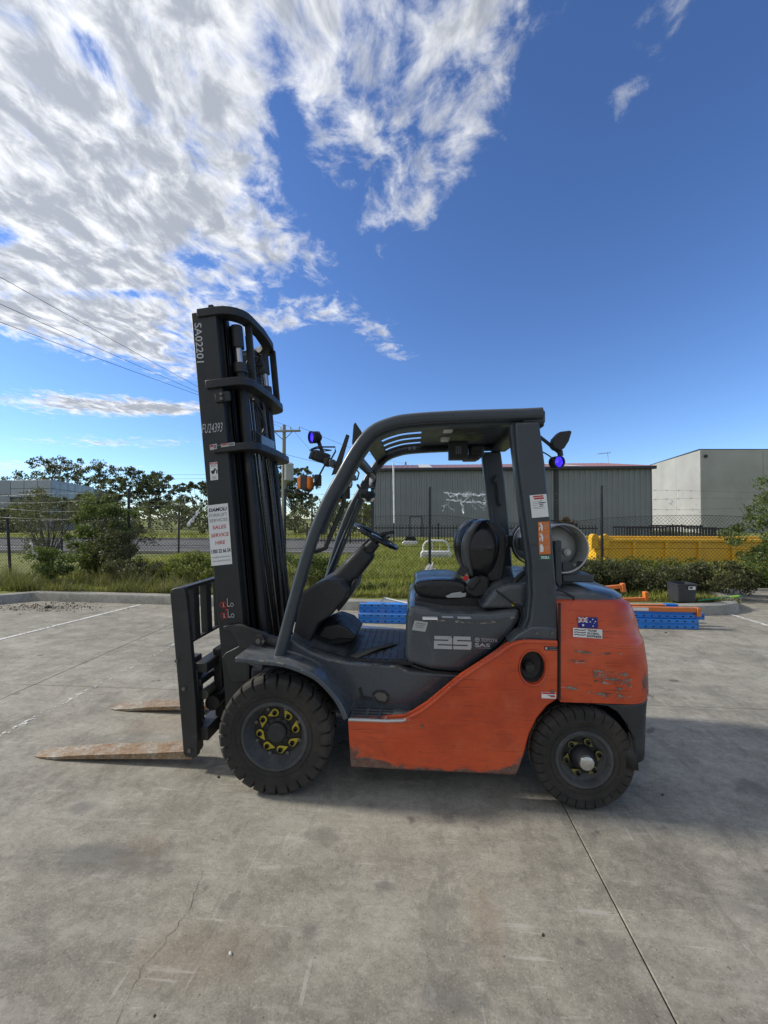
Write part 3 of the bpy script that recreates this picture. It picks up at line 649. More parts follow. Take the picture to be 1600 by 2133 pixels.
for px in (873, 1185):
    x = U(px, 982, SY).x - sx0; MB().add([(x, -.25, ez + .13), (x + 1.0, -.25, ez + .13), (x + 1.0, run, ez + rise + .05), (x, run, ez + rise + .05)], [(0, 1, 2, 3)]).build('skylight', M_skyl, shed, smooth=0)
for s_, x in ((0, 0.0), (1, Ls)):
    MB().add([(x, 0, -.2), (x, 2 * run, -.2), (x, 2 * run, ez), (x, run, ez + rise), (x, 0, ez)], [(0, 1, 2, 3, 4)]).build('gable_wall', M_clad, shed, smooth=0)
M_alu = pmat('aluminium', (0.5, 0.5, 0.5), .35, .9)
ant = empty('tv_antenna', tuple(D(1268, 972, 37))); tag(ant, 'small television aerial on the shed roof', 'antenna')
MB().cyl((0, 0, -.4), (-.08, 0, 1.25), .03, n=6).build('mast', M_alu, ant); ab = MB().cyl((-.95, 0, 1.2), (.2, 0, 1.3), .025, n=6)
for i in range(5): ab.cyl((-.85 + i * .22, -.3, 1.21 + i * .02), (-.85 + i * .22, .3, 1.21 + i * .02), .015, n=4)
ab.build('element_boom', M_alu, ant)
wp = D(822, 1132, 26); M_white = pmat('white paint', (0.72, 0.72, 0.70), .45, dust=.2)
pole = MB().cyl((0, 0, -.3), (-.08, 0, 5.0), .055, n=8).build('white_pole', M_white); pole.location = (wp.x, wp.y, .1); tag(pole, 'tall thin white pole standing before the shed', 'pole')

# palisade fence before the shed
PY = 19.0; pa, pb = U(640, 1100, PY), U(1245, 1100, PY)
pf = empty('picket_fence', (0, PY, .1)); tag(pf, 'low black steel picket fence before the shed', 'fence')
mb = MB(); x = pa.x
while x < pb.x:
    mb.bb(x - .014, x + .014, -.014, .014, -.05, 1.02 + .03 * (rnd.random())); x += .16
o = mb.build('picket_row', M_blk, pf, smooth=0); o['kind'] = 'stuff'
for z in (.15, .86): MB().bb(pa.x, pb.x, -.03, .03, z - .03, z + .03).build('rail', M_blk, pf)
x = pa.x
while x < pb.x + .1:
    MB().bb(x - .04, x + .04, -.04, .04, -.1, 1.12).build('post', M_blk, pf); x += 2.4

# ------------------------------------------------------------------ concrete building on the right
A = D(1458, 937, 38.0); B = D(1335, 976, 52.0); hz = A.z
conc = empty('concrete_building', (A.x, A.y, .1)); tag(conc, 'large pale concrete panel building behind the skip', 'building')
def wall_panels(p0, p1, n, h0, h1, parent, off, mat, thick=.18, gap=.03, cap=True):
    p0, p1 = Vector((p0[0], p0[1], 0)), Vector((p1[0], p1[1], 0)); d = (p1 - p0); t = d.normalized(); nn = Vector((t.y, -t.x, 0))
    for i in range(n):
        a = p0 + d * (i / n) + t * gap / 2; b = p0 + d * ((i + 1) / n) - t * gap / 2
        MB().hexa([q + Vector((0, 0, z)) - Vector(off) for q in (a, a - nn * thick) for z in (h0, h1)] + [q + Vector((0, 0, z)) - Vector(off) for q in (b, b - nn * thick) for z in (h0, h1)]).build('wall_panel', mat, parent, bevel=.015, seg=1, smooth=0)
wall_panels((A.x, A.y), (A.x + 24, A.y + 1.8), 4, 0, hz, conc, (A.x, A.y, .1), M_wallc)
wall_panels((B.x, B.y), (A.x, A.y), 3, 0, hz, conc, (A.x, A.y, .1), M_wallc)
MB().plan([(-.03, .05), (24, 1.85), (27, 20), (B.x - A.x + .05, B.y - A.y)], hz - .12, hz + .0).build('parapet_cap', M_trim, conc, smooth=0)
MB().plan([(.2, .3), (23.8, 2.0), (26, 19), (B.x - A.x + .3, B.y - A.y - .1)], -.1, hz - .4).build('core', M_trim, conc, smooth=0)
q = U(1471, 950, A.y - .05); MB().cyl((q.x - A.x, -.06, q.z - .1), (q.x - A.x, .2, q.z - .1), .16, n=14).build('overflow_pipe', M_glass, conc)

# clad office on the left
M_pan = pmat('pale grey cladding panel', (0.30, 0.325, 0.36), .35, .2, var=.08, vscale=.3)
K = D(107, 999, 45.0); L_ = D(22, 1000, 45.5); Rr = D(197, 1013, 56.0); oz = K.z
off = empty('clad_office', (K.x, K.y, .1)); tag(off, 'pale grey panel clad office at the photo edge', 'building')
def band(p0, p1, n, rows, parent, org, mat, z0, z1):
    for r in range(rows):
        a, b = z0 + (z1 - z0) * r / rows, z0 + (z1 - z0) * (r + 1) / rows
        wall_panels(p0, p1, n, a + .015, b - .015, parent, org, mat, .12, .05)
org = (K.x, K.y, .1)
band((L_.x, L_.y), (K.x, K.y), 3, 2, off, org, M_pan, oz - 2.0, oz); band((K.x, K.y), (Rr.x, Rr.y), 6, 2, off, org, M_pan, oz - 2.0, oz)
LL = (L_.x - 8, L_.y - 2.0); band(LL, (L_.x, L_.y), 2, 2, off, org, M_pan, oz - 3.4, oz - .02)
def lp(p): return (p[0] - K.x, p[1] - K.y)
core = [lp((LL[0], LL[1] + .3)), lp((L_.x, L_.y + .3)), lp((K.x - .2, K.y + .3)), lp((Rr.x - .2, Rr.y + .3)), lp((Rr.x - 4, Rr.y + 8)), lp((LL[0], LL[1] + 14))]
MB().plan(core, -.1, oz - .3).build('wall', M_trim, off, smooth=0)
for i in range(5):
    t0, t1 = i / 5, (i + 1) / 5; a = Vector((K.x, K.y)).lerp(Vector((Rr.x, Rr.y)), t0 + .01); b = Vector((K.x, K.y)).lerp(Vector((Rr.x, Rr.y)), t1 - .01)
    wall_panels(a, b, 1, oz - 3.2, oz - 2.1, off, org, M_glass, .1)
for i in range(2):
    a = Vector((L_.x, L_.y)).lerp(Vector((K.x, K.y)), i / 2 + .02); b = Vector((L_.x, L_.y)).lerp(Vector((K.x, K.y)), (i + 1) / 2 - .03); wall_panels(a, b, 1, oz - 3.2, oz - 2.1, off, org, M_glass, .1)
wall_panels((L_.x, L_.y), (K.x, K.y), 1, 0.1, oz - 3.3, off, org, M_wallc, .1); wall_panels((K.x, K.y), (Rr.x, Rr.y), 1, .1, oz - 3.3, off, org, M_wallc, .1)

# ------------------------------------------------------------------ power pole and lines
M_pole = pmat('weathered timber pole', (0.25, 0.25, 0.20), .85, var=.2, vscale=2)
M_tank = pmat('transformer grey', (0.40, 0.42, 0.43), .45)
M_cable = pmat('cable', (0.02, 0.02, 0.022), .6)
PD = 30.0; pt = D(592, 885, PD)
pp = empty('power_pole', (pt.x, pt.y, .1)); tag(pp, 'timber power pole with crossarm and transformer behind the mast', 'power pole')
zz = lambda py: D(592, py, PD).z - .1
MB().tube([(0, 0, -.3), (0, 0, 4), (0, 0, zz(885))], [.19, .17, .13], 10).build('shaft', M_pole, pp)
MB().bb(-.9, 1.3, -.22, -.1, zz(901), zz(897)).build('crossarm', M_pole, pp, bevel=.01)
for x in (-.75, -.2, .55, 1.2): MB().lathe([(.0, 0), (.05, 0), (.035, .06), (.06, .1), (.035, .14), (.05, .2), (0, .24)], (x, -.16, zz(897)), 8, 'z').build('insulator', M_tank, pp)
for s_ in (-1, 1): MB().cyl((s_ * .7, -.16, zz(900)), (0, -.1, zz(918)), .03, n=6).build('brace', M_pole, pp)
tr = MB().lathe([(0, 0), (.30, 0), (.33, .05), (.33, 1.15), (.36, 1.2), (.2, 1.32), (0, 1.34)], (.42, -.1, zz(1001)), 18, 'z').build('transformer', M_tank, pp)
MB().bb(.05, .15, -.2, 0, zz(995), zz(972)).build('bracket', M_trim, pp)
cp = D(757, 1032, 36); p2 = MB().cyl((0, 0, -.3), (0, 0, cp.z - .1), .16, .12, 8).build('far_pole', M_pole); p2.location = (cp.x, cp.y, .1); tag(p2, 'pale pole standing at the shed corner', 'pole')
q2 = D(845, 962, 60); p3 = empty('far_pole', (q2.x, q2.y, .1)); MB().cyl((0, 0, 0), (0, 0, q2.z - .1), .14, n=8).build('shaft', M_pole, p3); MB().bb(-.7, .7, -.06, .06, q2.z - .8, q2.z - .65).build('crossarm', M_pole, p3); tag(p3, 'distant power pole top showing above the shed roof', 'pole')
def cable(label, a, b, sag, r=.012, n=24, name='power_line', group='overhead power lines'):
    a, b = Vector(a), Vector(b); o = MB().tube([a.lerp(b, i / n) + Vector((0, 0, -sag * 4 * (i / n) * (1 - i / n))) for i in range(n + 1)], r, 4).build(name, M_cable); tag(o, label, 'cable', group)
def far_end(px, py, d0, tgt, over=1.35):
    a = D(px, py, d0); return tgt + (a - tgt) * over
t0 = Vector((pt.x, pt.y, .1))
for lab, x, py in (('highest power line crossing the clouds', -.75, 570), ('middle power line crossing the clouds', -.2, 626), ('lowest power line crossing the clouds', .55, 664)):
    tg = t0 + Vector((x, -.16, zz(897) + .24)); cable(lab, far_end(0, py, 11.0, tg), tg, .12, .0085)
for lab, x, e in (('thin line from the pole top dropping to the shed', 1.2, D(845, 966, 60)), ('thin line from the crossarm toward the blue lamp', .55, D(700, 985, 50)), ('service line leaving the pole low toward the shed', 0, D(860, 984, 31))):
    cable(lab, t0 + Vector((x, -.16, zz(897) + .24 - (2.0 if x == 0 else 0))), e, .35, .012)
cable('upper faint line crossing behind the tree tops', D(225, 988, 70), D(640, 984, 70), .2, .02); cable('lower faint line crossing behind the tree tops', D(225, 997, 70), D(640, 992, 70), .2, .02)

# ------------------------------------------------------------------ yellow skip and things on the field
M_yel = pmat('yellow skip paint', (0.78, 0.44, 0.02), .5, var=.12, vscale=1.5, dust=.35, dustcol=(.16, .08, .04), scratch=.5, scol=(.7, .68, .6))
KY = 10.0; ya = U(1238, 1122, KY); yb = U(1700, 1130, KY)
skip = empty('yellow_skip', (ya.x, KY, .1)); tag(skip, 'long yellow ribbed steel skip behind the chain link fence', 'skip')
LX = yb.x - ya.x; zt = ya.z - .1
MB().bb(.1, LX, 0, .05, -.1, zt - .06).build('side_wall', M_yel, skip); MB().bb(.1, LX, 1.9, 1.95, -.1, zt - .06).build('side_wall', M_yel, skip)
MB().bb(.05, .1, 0, 1.95, -.1, zt - .06).build('end_wall', M_yel, skip); MB().bb(.1, LX, .05, 1.9, .0, .05).build('floor', M_yel, skip)
MB().bb(.1, LX, -.07, .09, zt - .09, zt).build('top_rail', M_yel, skip, bevel=.015)
MB().bb(.1, LX, 1.86, 2.02, zt - .09, zt).build('top_rail', M_yel, skip, bevel=.015)
for px in (1260, 1320, 1387, 1455, 1525, 1590, 1655):
    x = U(px, 1120, KY).x - ya.x; MB().bb(x - .045, x + .045, -.075, -.002, -.1, zt - .092).build('rib', M_yel, skip, bevel=.01)
for px in (1236, 1259): x = U(px, 1120, KY).x - ya.x; MB().bb(x - .1, x + .1, -.1, .12, zt - .3, zt + .06).cyl((x, -.12, zt + .06), (x, .12, zt + .06), .09, n=10).build('lifting_lug', M_yel, skip, bevel=.01)
# dark steel crates behind the skip
M_dk = pmat('dark rusty steel', (0.03, 0.026, 0.024), .7, var=.4)
def mesh_crate(label, px0, px1, py0, py1, Y):
    a, b = U(px0, py0, Y), U(px1, py1, Y); t = empty('steel_crate', (a.x, Y, .1)); tag(t, label, 'crate', 'dark mesh crates behind the skip')
    W, zb, zt_ = b.x - a.x, b.z - .1, a.z - .1; fr = MB()
    for z in (zb, zt_):
        for y in (0, 1): MB().bb(-.03, W + .03, y - .03, y + .03, z - .03, z + .03).build('frame_bar', M_dk, t, smooth=0)
    br = MB(); x = 0
    while x < W: br.bb(x - .012, x + .012, -.02, .02, zb, zt_ + rnd.uniform(-.02, .08)).bb(x - .012, x + .012, .98, 1.02, zb, zt_); x += .11
    o = br.build('bar_row', M_dk, t, smooth=0); o['kind'] = 'stuff'
    MB().bb(0, W, 0, 1, zb - .06, zb).build('base', M_dk, t)
    for x in (.05, W - .05):
        for y in (0, 1): MB().bb(x - .04, x + .04, y - .04, y + .04, -.2, zb).build('foot', M_dk, t, smooth=0)
mesh_crate('dark steel mesh crate behind the skip, nearest the shed', 1305, 1385, 1099, 1122, 13.0)
mesh_crate('dark steel mesh crate behind the skip, middle of three', 1388, 1462, 1096, 1122, 13.0)
mesh_crate('dark steel mesh crate behind the skip, nearest the photo edge', 1465, 1532, 1101, 1124, 13.0)
# white utility tray panels left on the grass
def tray(label, px0, px1, py_hoop, py_top, py_bot, Y):
    a, b = U(px0, py_top, Y), U(px1, py_bot, Y); W = b.x - a.x; t = empty('tray_panel', (a.x, Y, .1)); tag(t, label, 'tray panel', 'white tray panels on the grass')
    h = a.z - .1; z0 = b.z - .1; hh = U(px0, py_hoop, Y).z - .1
    MB().prism([(0, 0, z0 + .08), (.05, 0, z0), (W - .05, 0, z0), (W, 0, z0 + .08), (W, 0, h - .07), (W - .06, 0, h), (.06, 0, h), (0, 0, h - .07)], -.12, .12).build('panel', M_white, t, bevel=.03)
    MB().bb(.14, W - .14, -.128, -.122, z0 + .1, h - .12).build('recess', M_tank, t, smooth=0)
    for k_ in range(3): x = .3 + k_ * (W - .6) / 2; MB().add([(x - .1, -.133, z0 + .13), (x + .1, -.133, z0 + .13), (x, -.133, h - .16)], [(0, 1, 2)]).build('pressing', M_white, t, smooth=0)
    MB().tube([(.08, 0, h - .05), (.10, 0, hh - .18), (.18, 0, hh - .05), (.32, 0, hh), (W - .32, 0, hh), (W - .18, 0, hh - .05), (W - .10, 0, hh - .18), (W - .08, 0, h - .05)], .035, 8).build('hoop', M_white, t)
    for k_ in (.38, .62): MB().cyl((W * k_, 0, h - .03), (W * k_, 0, hh), .012, n=6).build('bar', M_white, t)
    MB().bb(.2, W - .2, -.05, .05, -.05, z0 + .02).build('support', M_dk, t)
tray('white hooped tray panel standing on grass behind the fence post', 876, 941, 1126, 1147, 1166, 11.0)
tray('white hooped tray panel half hidden behind the seat backrest', 950, 1016, 1118, 1146, 1162, 11.4)
# white vehicle canopy beyond the picket fence
cc = D(838, 1140, 19.6); can = empty('vehicle_canopy', (cc.x, cc.y, .12)); tag(can, 'small white vehicle canopy with dark window by the picket fence', 'canopy')
M_car = pmat('white car paint', (0.65, 0.66, 0.66), .25, coat=.6)
MB().prism([(0, 0, 0), (.02, 0, .2), (.1, 0, .27), (.72, 0, .27), (.76, 0, .2), (.76, 0, 0)], -.3, .3).build('body', M_car, can, bevel=.03, seg=3)
MB().prism([(.1, 0, .27), (.2, 0, .50), (.62, 0, .50), (.72, 0, .27)], -.26, .26).build('window', M_glass, can, bevel=.03)
# ================================================================== forklift
def orange_mat():
    m = bpy.data.materials.new('worn orange paint'); m.use_nodes = True; n = NT(m.node_tree)
    co = n('ShaderNodeTexCoord', out=3); sx = n('ShaderNodeSeparateXYZ', co, out=None)
    f = n.noise(co, 2.4, 6, .62)
    base = n.ramp(f, [(.34, (.44, .050, .014)), (.5, (.56, .072, .019)), (.68, (.64, .10, .030))])
    base = n.mix(n.math('MULTIPLY', n.step(n.noise(n.scale(co, (1, 1, 2.5), (3, 0, 1)), 3.2, 8, .7, .5), .50, .66), .45), base, (.30, .036, .013))
    # sun-faded chalky bloom
    base = n.mix(n.math('MULTIPLY', n.step(n.noise(co, 6, 6, .7), .52, .75), .25), base, (.62, .20, .11))
    # fine horizontal scratches, dark
    s1 = n.noise(n.scale(co, (1.6, 3, 55)), 2.0, 5, .62, .25); s2 = n.noise(co, 3.6, 4, .6)
    base = n.mix(n.math('MULTIPLY', n.math('MULTIPLY', n.step(s1, .575, .625), n.step(s2, .44, .64)), .6), base, (.06, .022, .014))
    s3 = n.noise(n.scale(co, (2.6, 3, 130), (4, 0, 2)), 2.0, 5, .62, .2)
    base = n.mix(n.math('MULTIPLY', n.math('MULTIPLY', n.step(s3, .58, .64), n.step(s2, .56, .40)), .5), base, (.10, .028, .016))
    # pale scuffs
    s4 = n.noise(n.scale(co, (3, 3, 40), (9, 0, 1)), 1.7, 5, .6); s5 = n.noise(co, 5, 4, .6)
    base = n.mix(n.math('MULTIPLY', n.math('MULTIPLY', n.step(s4, .655, .68), n.step(s5, .52, .60)), .85), base, (.52, .45, .40))
    # road grime creeping up from the bottom edge and the front corner
    z = sx.outputs[2]; x = sx.outputs[0]
    gr = n.math('ADD', n.math('MULTIPLY', n('ShaderNodeMapRange', z, .145, .205, .50, 0.0), 1.0), n.math('MULTIPLY', n.math('MULTIPLY', n('ShaderNodeMapRange', x, .38, .66, .85, 0.0), n('ShaderNodeMapRange', z, .14, .36, 1.0, 0.0)), 1.0))
    gr = n.math('ADD', gr, n.math('MULTIPLY', n('ShaderNodeMapRange', x, 1.12, 1.30, 0.0, .55), n('ShaderNodeMapRange', z, .14, .34, 1.0, 0.0)))
    gr = n.math('ADD', gr, n.math('MULTIPLY', n('ShaderNodeMapRange', x, 1.80, 1.97, 0.0, .42), n('ShaderNodeMapRange', z, .95, .62, 0.0, 1.0)))
    g = n.step(n.math('ADD', gr, n.math('MULTIPLY', n.math('SUBTRACT', n.noise(co, 9, 10, .78), .5), 1.15)), .30, .44)
    base = n.mix(n.math('MULTIPLY', g, .88), base, n.ramp(n.noise(co, 30, 5, .7), [(.4, (.06, .052, .045)), (.62, (.13, .115, .10))]))
    chip = n.step(n.noise(co, 30, 5, .65), .66, .685)
    base = n.mix(n.math('MULTIPLY', chip, .6), base, (.09, .05, .04))
    bs = n('ShaderNodeBsdfPrincipled', base, i={'Roughness': n('ShaderNodeMapRange', n.noise(co, 9, 5, .6),   .3, .7, .26, .5), 'Coat Weight': .2, 'Coat Roughness': .2, 'Specular IOR Level': .45,
        'Normal': n('ShaderNodeBump', i={'Strength': .12, 'Distance': .01, 'Height': n.noise(co, 5, 4, .5)})})
    n('ShaderNodeOutputMaterial', bs, out=None); return m
M_or = orange_mat()
M_cwor = M_or
M_gray = pmat('grey body paint', (.052, .064, .078), .27, var=.16, vscale=2.5, dust=.36, dustcol=(.14, .14, .135), dscale=4.5, scratch=.6, scol=(.3, .31, .32), coat=.5, up=.5)
M_guard = pmat('guard paint', (.044, .054, .066), .34, var=.12, vscale=4, dust=.25, dustcol=(.15, .15, .145), dscale=4, scratch=.35, scol=(.2, .21, .22), up=.45)
M_mast = pmat('mast black', (.016, .018, .020), .48, var=.25, vscale=5, dust=.30, dustcol=(.09, .085, .075), dscale=6, scratch=.4, scol=(.14, .135, .13))
M_fab = pmat('frame black worn', (.024, .024, .025), .5, var=.3, vscale=8, dust=.42, dustcol=(.10, .088, .075), dscale=9, scratch=.6, scol=(.17, .16, .15))
M_plas = pmat('black plastic', (.020, .021, .023), .5, var=.2, dust=.32, dustcol=(.085, .083, .08), dscale=6, up=.4, upcol=(.12, .115, .105))
M_vinyl = pmat('black vinyl', (.012, .013, .016), .22, var=.2, dust=.12, bump=.08, bscale=25)
M_rub = pmat('tyre rubber', (.024, .022, .020), .85, var=.25, vscale=6, dust=.75, dustcol=(.075, .064, .053), dscale=5, bump=.25, bscale=40)
M_rim = pmat('dusty rim', (.045, .048, .052), .55, var=.2, vscale=6, dust=.75, dustcol=(.12, .12, .12), dscale=6)
M_hub = pmat('black hub', (.012, .012, .013), .5, dust=.2)
M_ind = pmat('yellow nut pointer', (.50, .40, .03), .5, var=.2, dust=.35, dustcol=(.1, .085, .05))
M_ind2 = pmat('grimy nut pointer', (.22, .19, .04), .6, var=.3, dust=.8, dustcol=(.05, .045, .035))
M_bolt = pmat('dull bolt', (.16, .155, .14), .55, .5, dust=.4)
M_steel = pmat('bright steel', (.55, .55, .55), .28, .9)
M_fork = None
def fork_mat():
    m = bpy.data.materials.new('rusty fork steel'); m.use_nodes = True; n = NT(m.node_tree); co = n('ShaderNodeTexCoord', out=3)
    f = n.math('ADD', n.math('MULTIPLY', n.noise(co, 9, 8, .72), .55), n.math('MULTIPLY', n.noise(co, 55, 5, .75), .45))
    base = n.ramp(f, [(.38, (.13, .11, .09)), (.46, (.27, .155, .07)), (.52, (.27, .22, .16)), (.60, (.42, .39, .34))])
    bs = n('ShaderNodeBsdfPrincipled', base, i={'Roughness': .62, 'Metallic': .25, 'Normal': n('ShaderNodeBump', i={'Strength': .3, 'Distance': .004, 'Height': f})})
    n('ShaderNodeOutputMaterial', bs, out=None); return m
M_fork = fork_mat()
M_tankw = pmat('gas bottle grey paint', (.40, .41, .41), .33, var=.12, dust=.25, dustcol=(.2, .19, .17))
M_amber = pmat('amber lens', (.85, .22, .02), .2, var=.1); M_blue = emat('blue lamp glow', (.05, .03, 1.0), 1.6)
M_wsti = pmat('white sticker', (.74, .74, .73), .45, var=.05, dust=.08); M_inkb = pmat('dark blue ink', (.015, .018, .07), .6); M_inkg = pmat('grey ink', (.16, .17, .19), .6); M_inkr = pmat('red ink', (.50, .02, .025), .6); M_inkk = pmat('black ink', (.015, .015, .016), .6)
M_osti = pmat('orange sticker', (.62, .17, .03), .5, var=.06); M_grsti = pmat('green sticker', (.02, .16, .09), .5); M_flag = pmat('flag blue', (.015, .02, .22), .5); M_silver = pmat('silver lettering', (.46, .47, .48), .4, .2, dust=.3, dustcol=(.2, .2, .2)); M_psti = pmat('pale worn sticker', (.45, .45, .44), .6, dust=.4)
M_mirror = pmat('mirror glass', (.8, .8, .8), .05, 1.0, var=.02)

FL = empty('forklift', (0, 0, 0)); tag(FL, 'orange and grey gas forklift with black mast parked side-on', 'forklift')
def px(pts, Y): return [U(a, b, Y) for a, b in pts]
def prism(name, pts, Y, y1, mat, parent=FL, bevel=.008, seg=2, mirror=False, smooth=35):
    mb = MB().prism(px(pts, Y), Y, y1); o = mb.build(name, mat, parent, bevel, seg, smooth)
    if mirror: mb.mirror().build(name, mat, parent, bevel, seg, smooth)
    return o
def smoothpts(pts, k=4):
    """Catmull-Rom through the points"""
    out = []; P = [Vector(p) for p in pts]
    for i in range(len(P) - 1):
        a, b, c, d = P[max(i - 1, 0)], P[i], P[i + 1], P[min(i + 2, len(P) - 1)]
        for q in range(k):
            t = q / k; out.append(.5 * ((2 * b) + (c - a) * t + (2 * a - 5 * b + 4 * c - d) * t * t + (3 * b - a - 3 * c + d) * t ** 3))
    out.append(P[-1]); return out

# ---- text and stickers
_tc = {}
def glyphs(s, shear=0.0, bold=0.0):
    k = (s, shear, bold)
    if k not in _tc:
        c = bpy.data.curves.new('t', 'FONT'); c.body = s; c.shear = shear; c.offset = bold; c.resolution_u = 3; c.fill_mode = 'BOTH' if hasattr(c, 'fill_mode') and c.dimensions == '3D' else c.fill_mode
        o = bpy.data.objects.new('t', c); me = bpy.data.meshes.new_from_object(o)
        v = np.array([tuple(q.co)[:2] for q in me.vertices]); f = [tuple(p.vertices) for p in me.polygons]
        lo, hi = v.min(0), v.max(0); _tc[k] = ((v - lo) / (hi - lo), f)
        bpy.data.objects.remove(o); bpy.data.curves.remove(c); bpy.data.meshes.remove(me)
    return _tc[k]
class Decal:
    def __init__(s, name, Y, tl, tr, bl, mat=None, parent=FL, off=.002, round_=0.0):
        s.o = U(*tl, Y); s.x = U(*tr, Y) - s.o; s.y = U(*bl, Y) - s.o; s.off = off; s.layers = {}; s.name = name; s.parent = parent
        s.base = None
        if mat: 
            mb = MB(); a = [s.p(0, 0, 0), s.p(1, 0, 0), s.p(1, 1, 0), s.p(0, 1, 0)]; mb.add(a, [(0, 1, 2, 3)]); s.base = mb.build(name, mat, parent, smooth=0)
    def p(s, u, v, l=1): return s.o + s.x * u + s.y * v + Vector((0, -s.off - l * .0008, 0))
    def mb(s, mat): return s.layers.setdefault(mat, MB())
    def poly(s, pts, mat, l=1):
        s.mb(mat).add([s.p(u, v, l) for u, v in pts], [tuple(range(len(pts)))]); return s
    def rect(s, u0, v0, u1, v1, mat, l=1): return s.poly([(u0, v0), (u1, v0), (u1, v1), (u0, v1)], mat, l)
    def disc(s, u, v, ru, rv, mat, l=1, n=12): return s.poly([(u + ru * math.cos(i * 6.283 / n), v + rv * math.sin(i * 6.283 / n)) for i in range(n)], mat, l)
    def ring(s, u, v, ru, rv, t, mat, l=1, n=18):
        for i in range(n):
            a, b = i * 6.283 / n, (i + 1) * 6.283 / n
            s.poly([(u + ru * math.cos(a), v + rv * math.sin(a)), (u + ru * math.cos(b), v + rv * math.sin(b)), (u + ru * (1 - t) * math.cos(b), v + rv * (1 - t) * math.sin(b)), (u + ru * (1 - t) * math.cos(a), v + rv * (1 - t) * math.sin(a))], mat, l)
        return s
    def text(s, t, u0, v0, u1, v1, mat, shear=0, bold=0, l=1):
        v, f = glyphs(t, shear, bold); s.mb(mat).add([s.p(u0 + (u1 - u0) * a, v1 + (v0 - v1) * b, l) for a, b in v], f); return s
    def down(s, t, u0, v0, u1, v1, mat, bold=0, l=1):
        """lettering turned to read downwards"""
        v, f = glyphs(t, 0, bold); s.mb(mat).add([s.p(u0 + (u1 - u0) * b, v0 + (v1 - v0) * a, l) for a, b in v], f); return s
    def done(s, name='lettering'):
        for m, mb in s.layers.items():
            o = mb.build(name if s.base else s.name, m, s.base or s.parent, smooth=0)
        return s

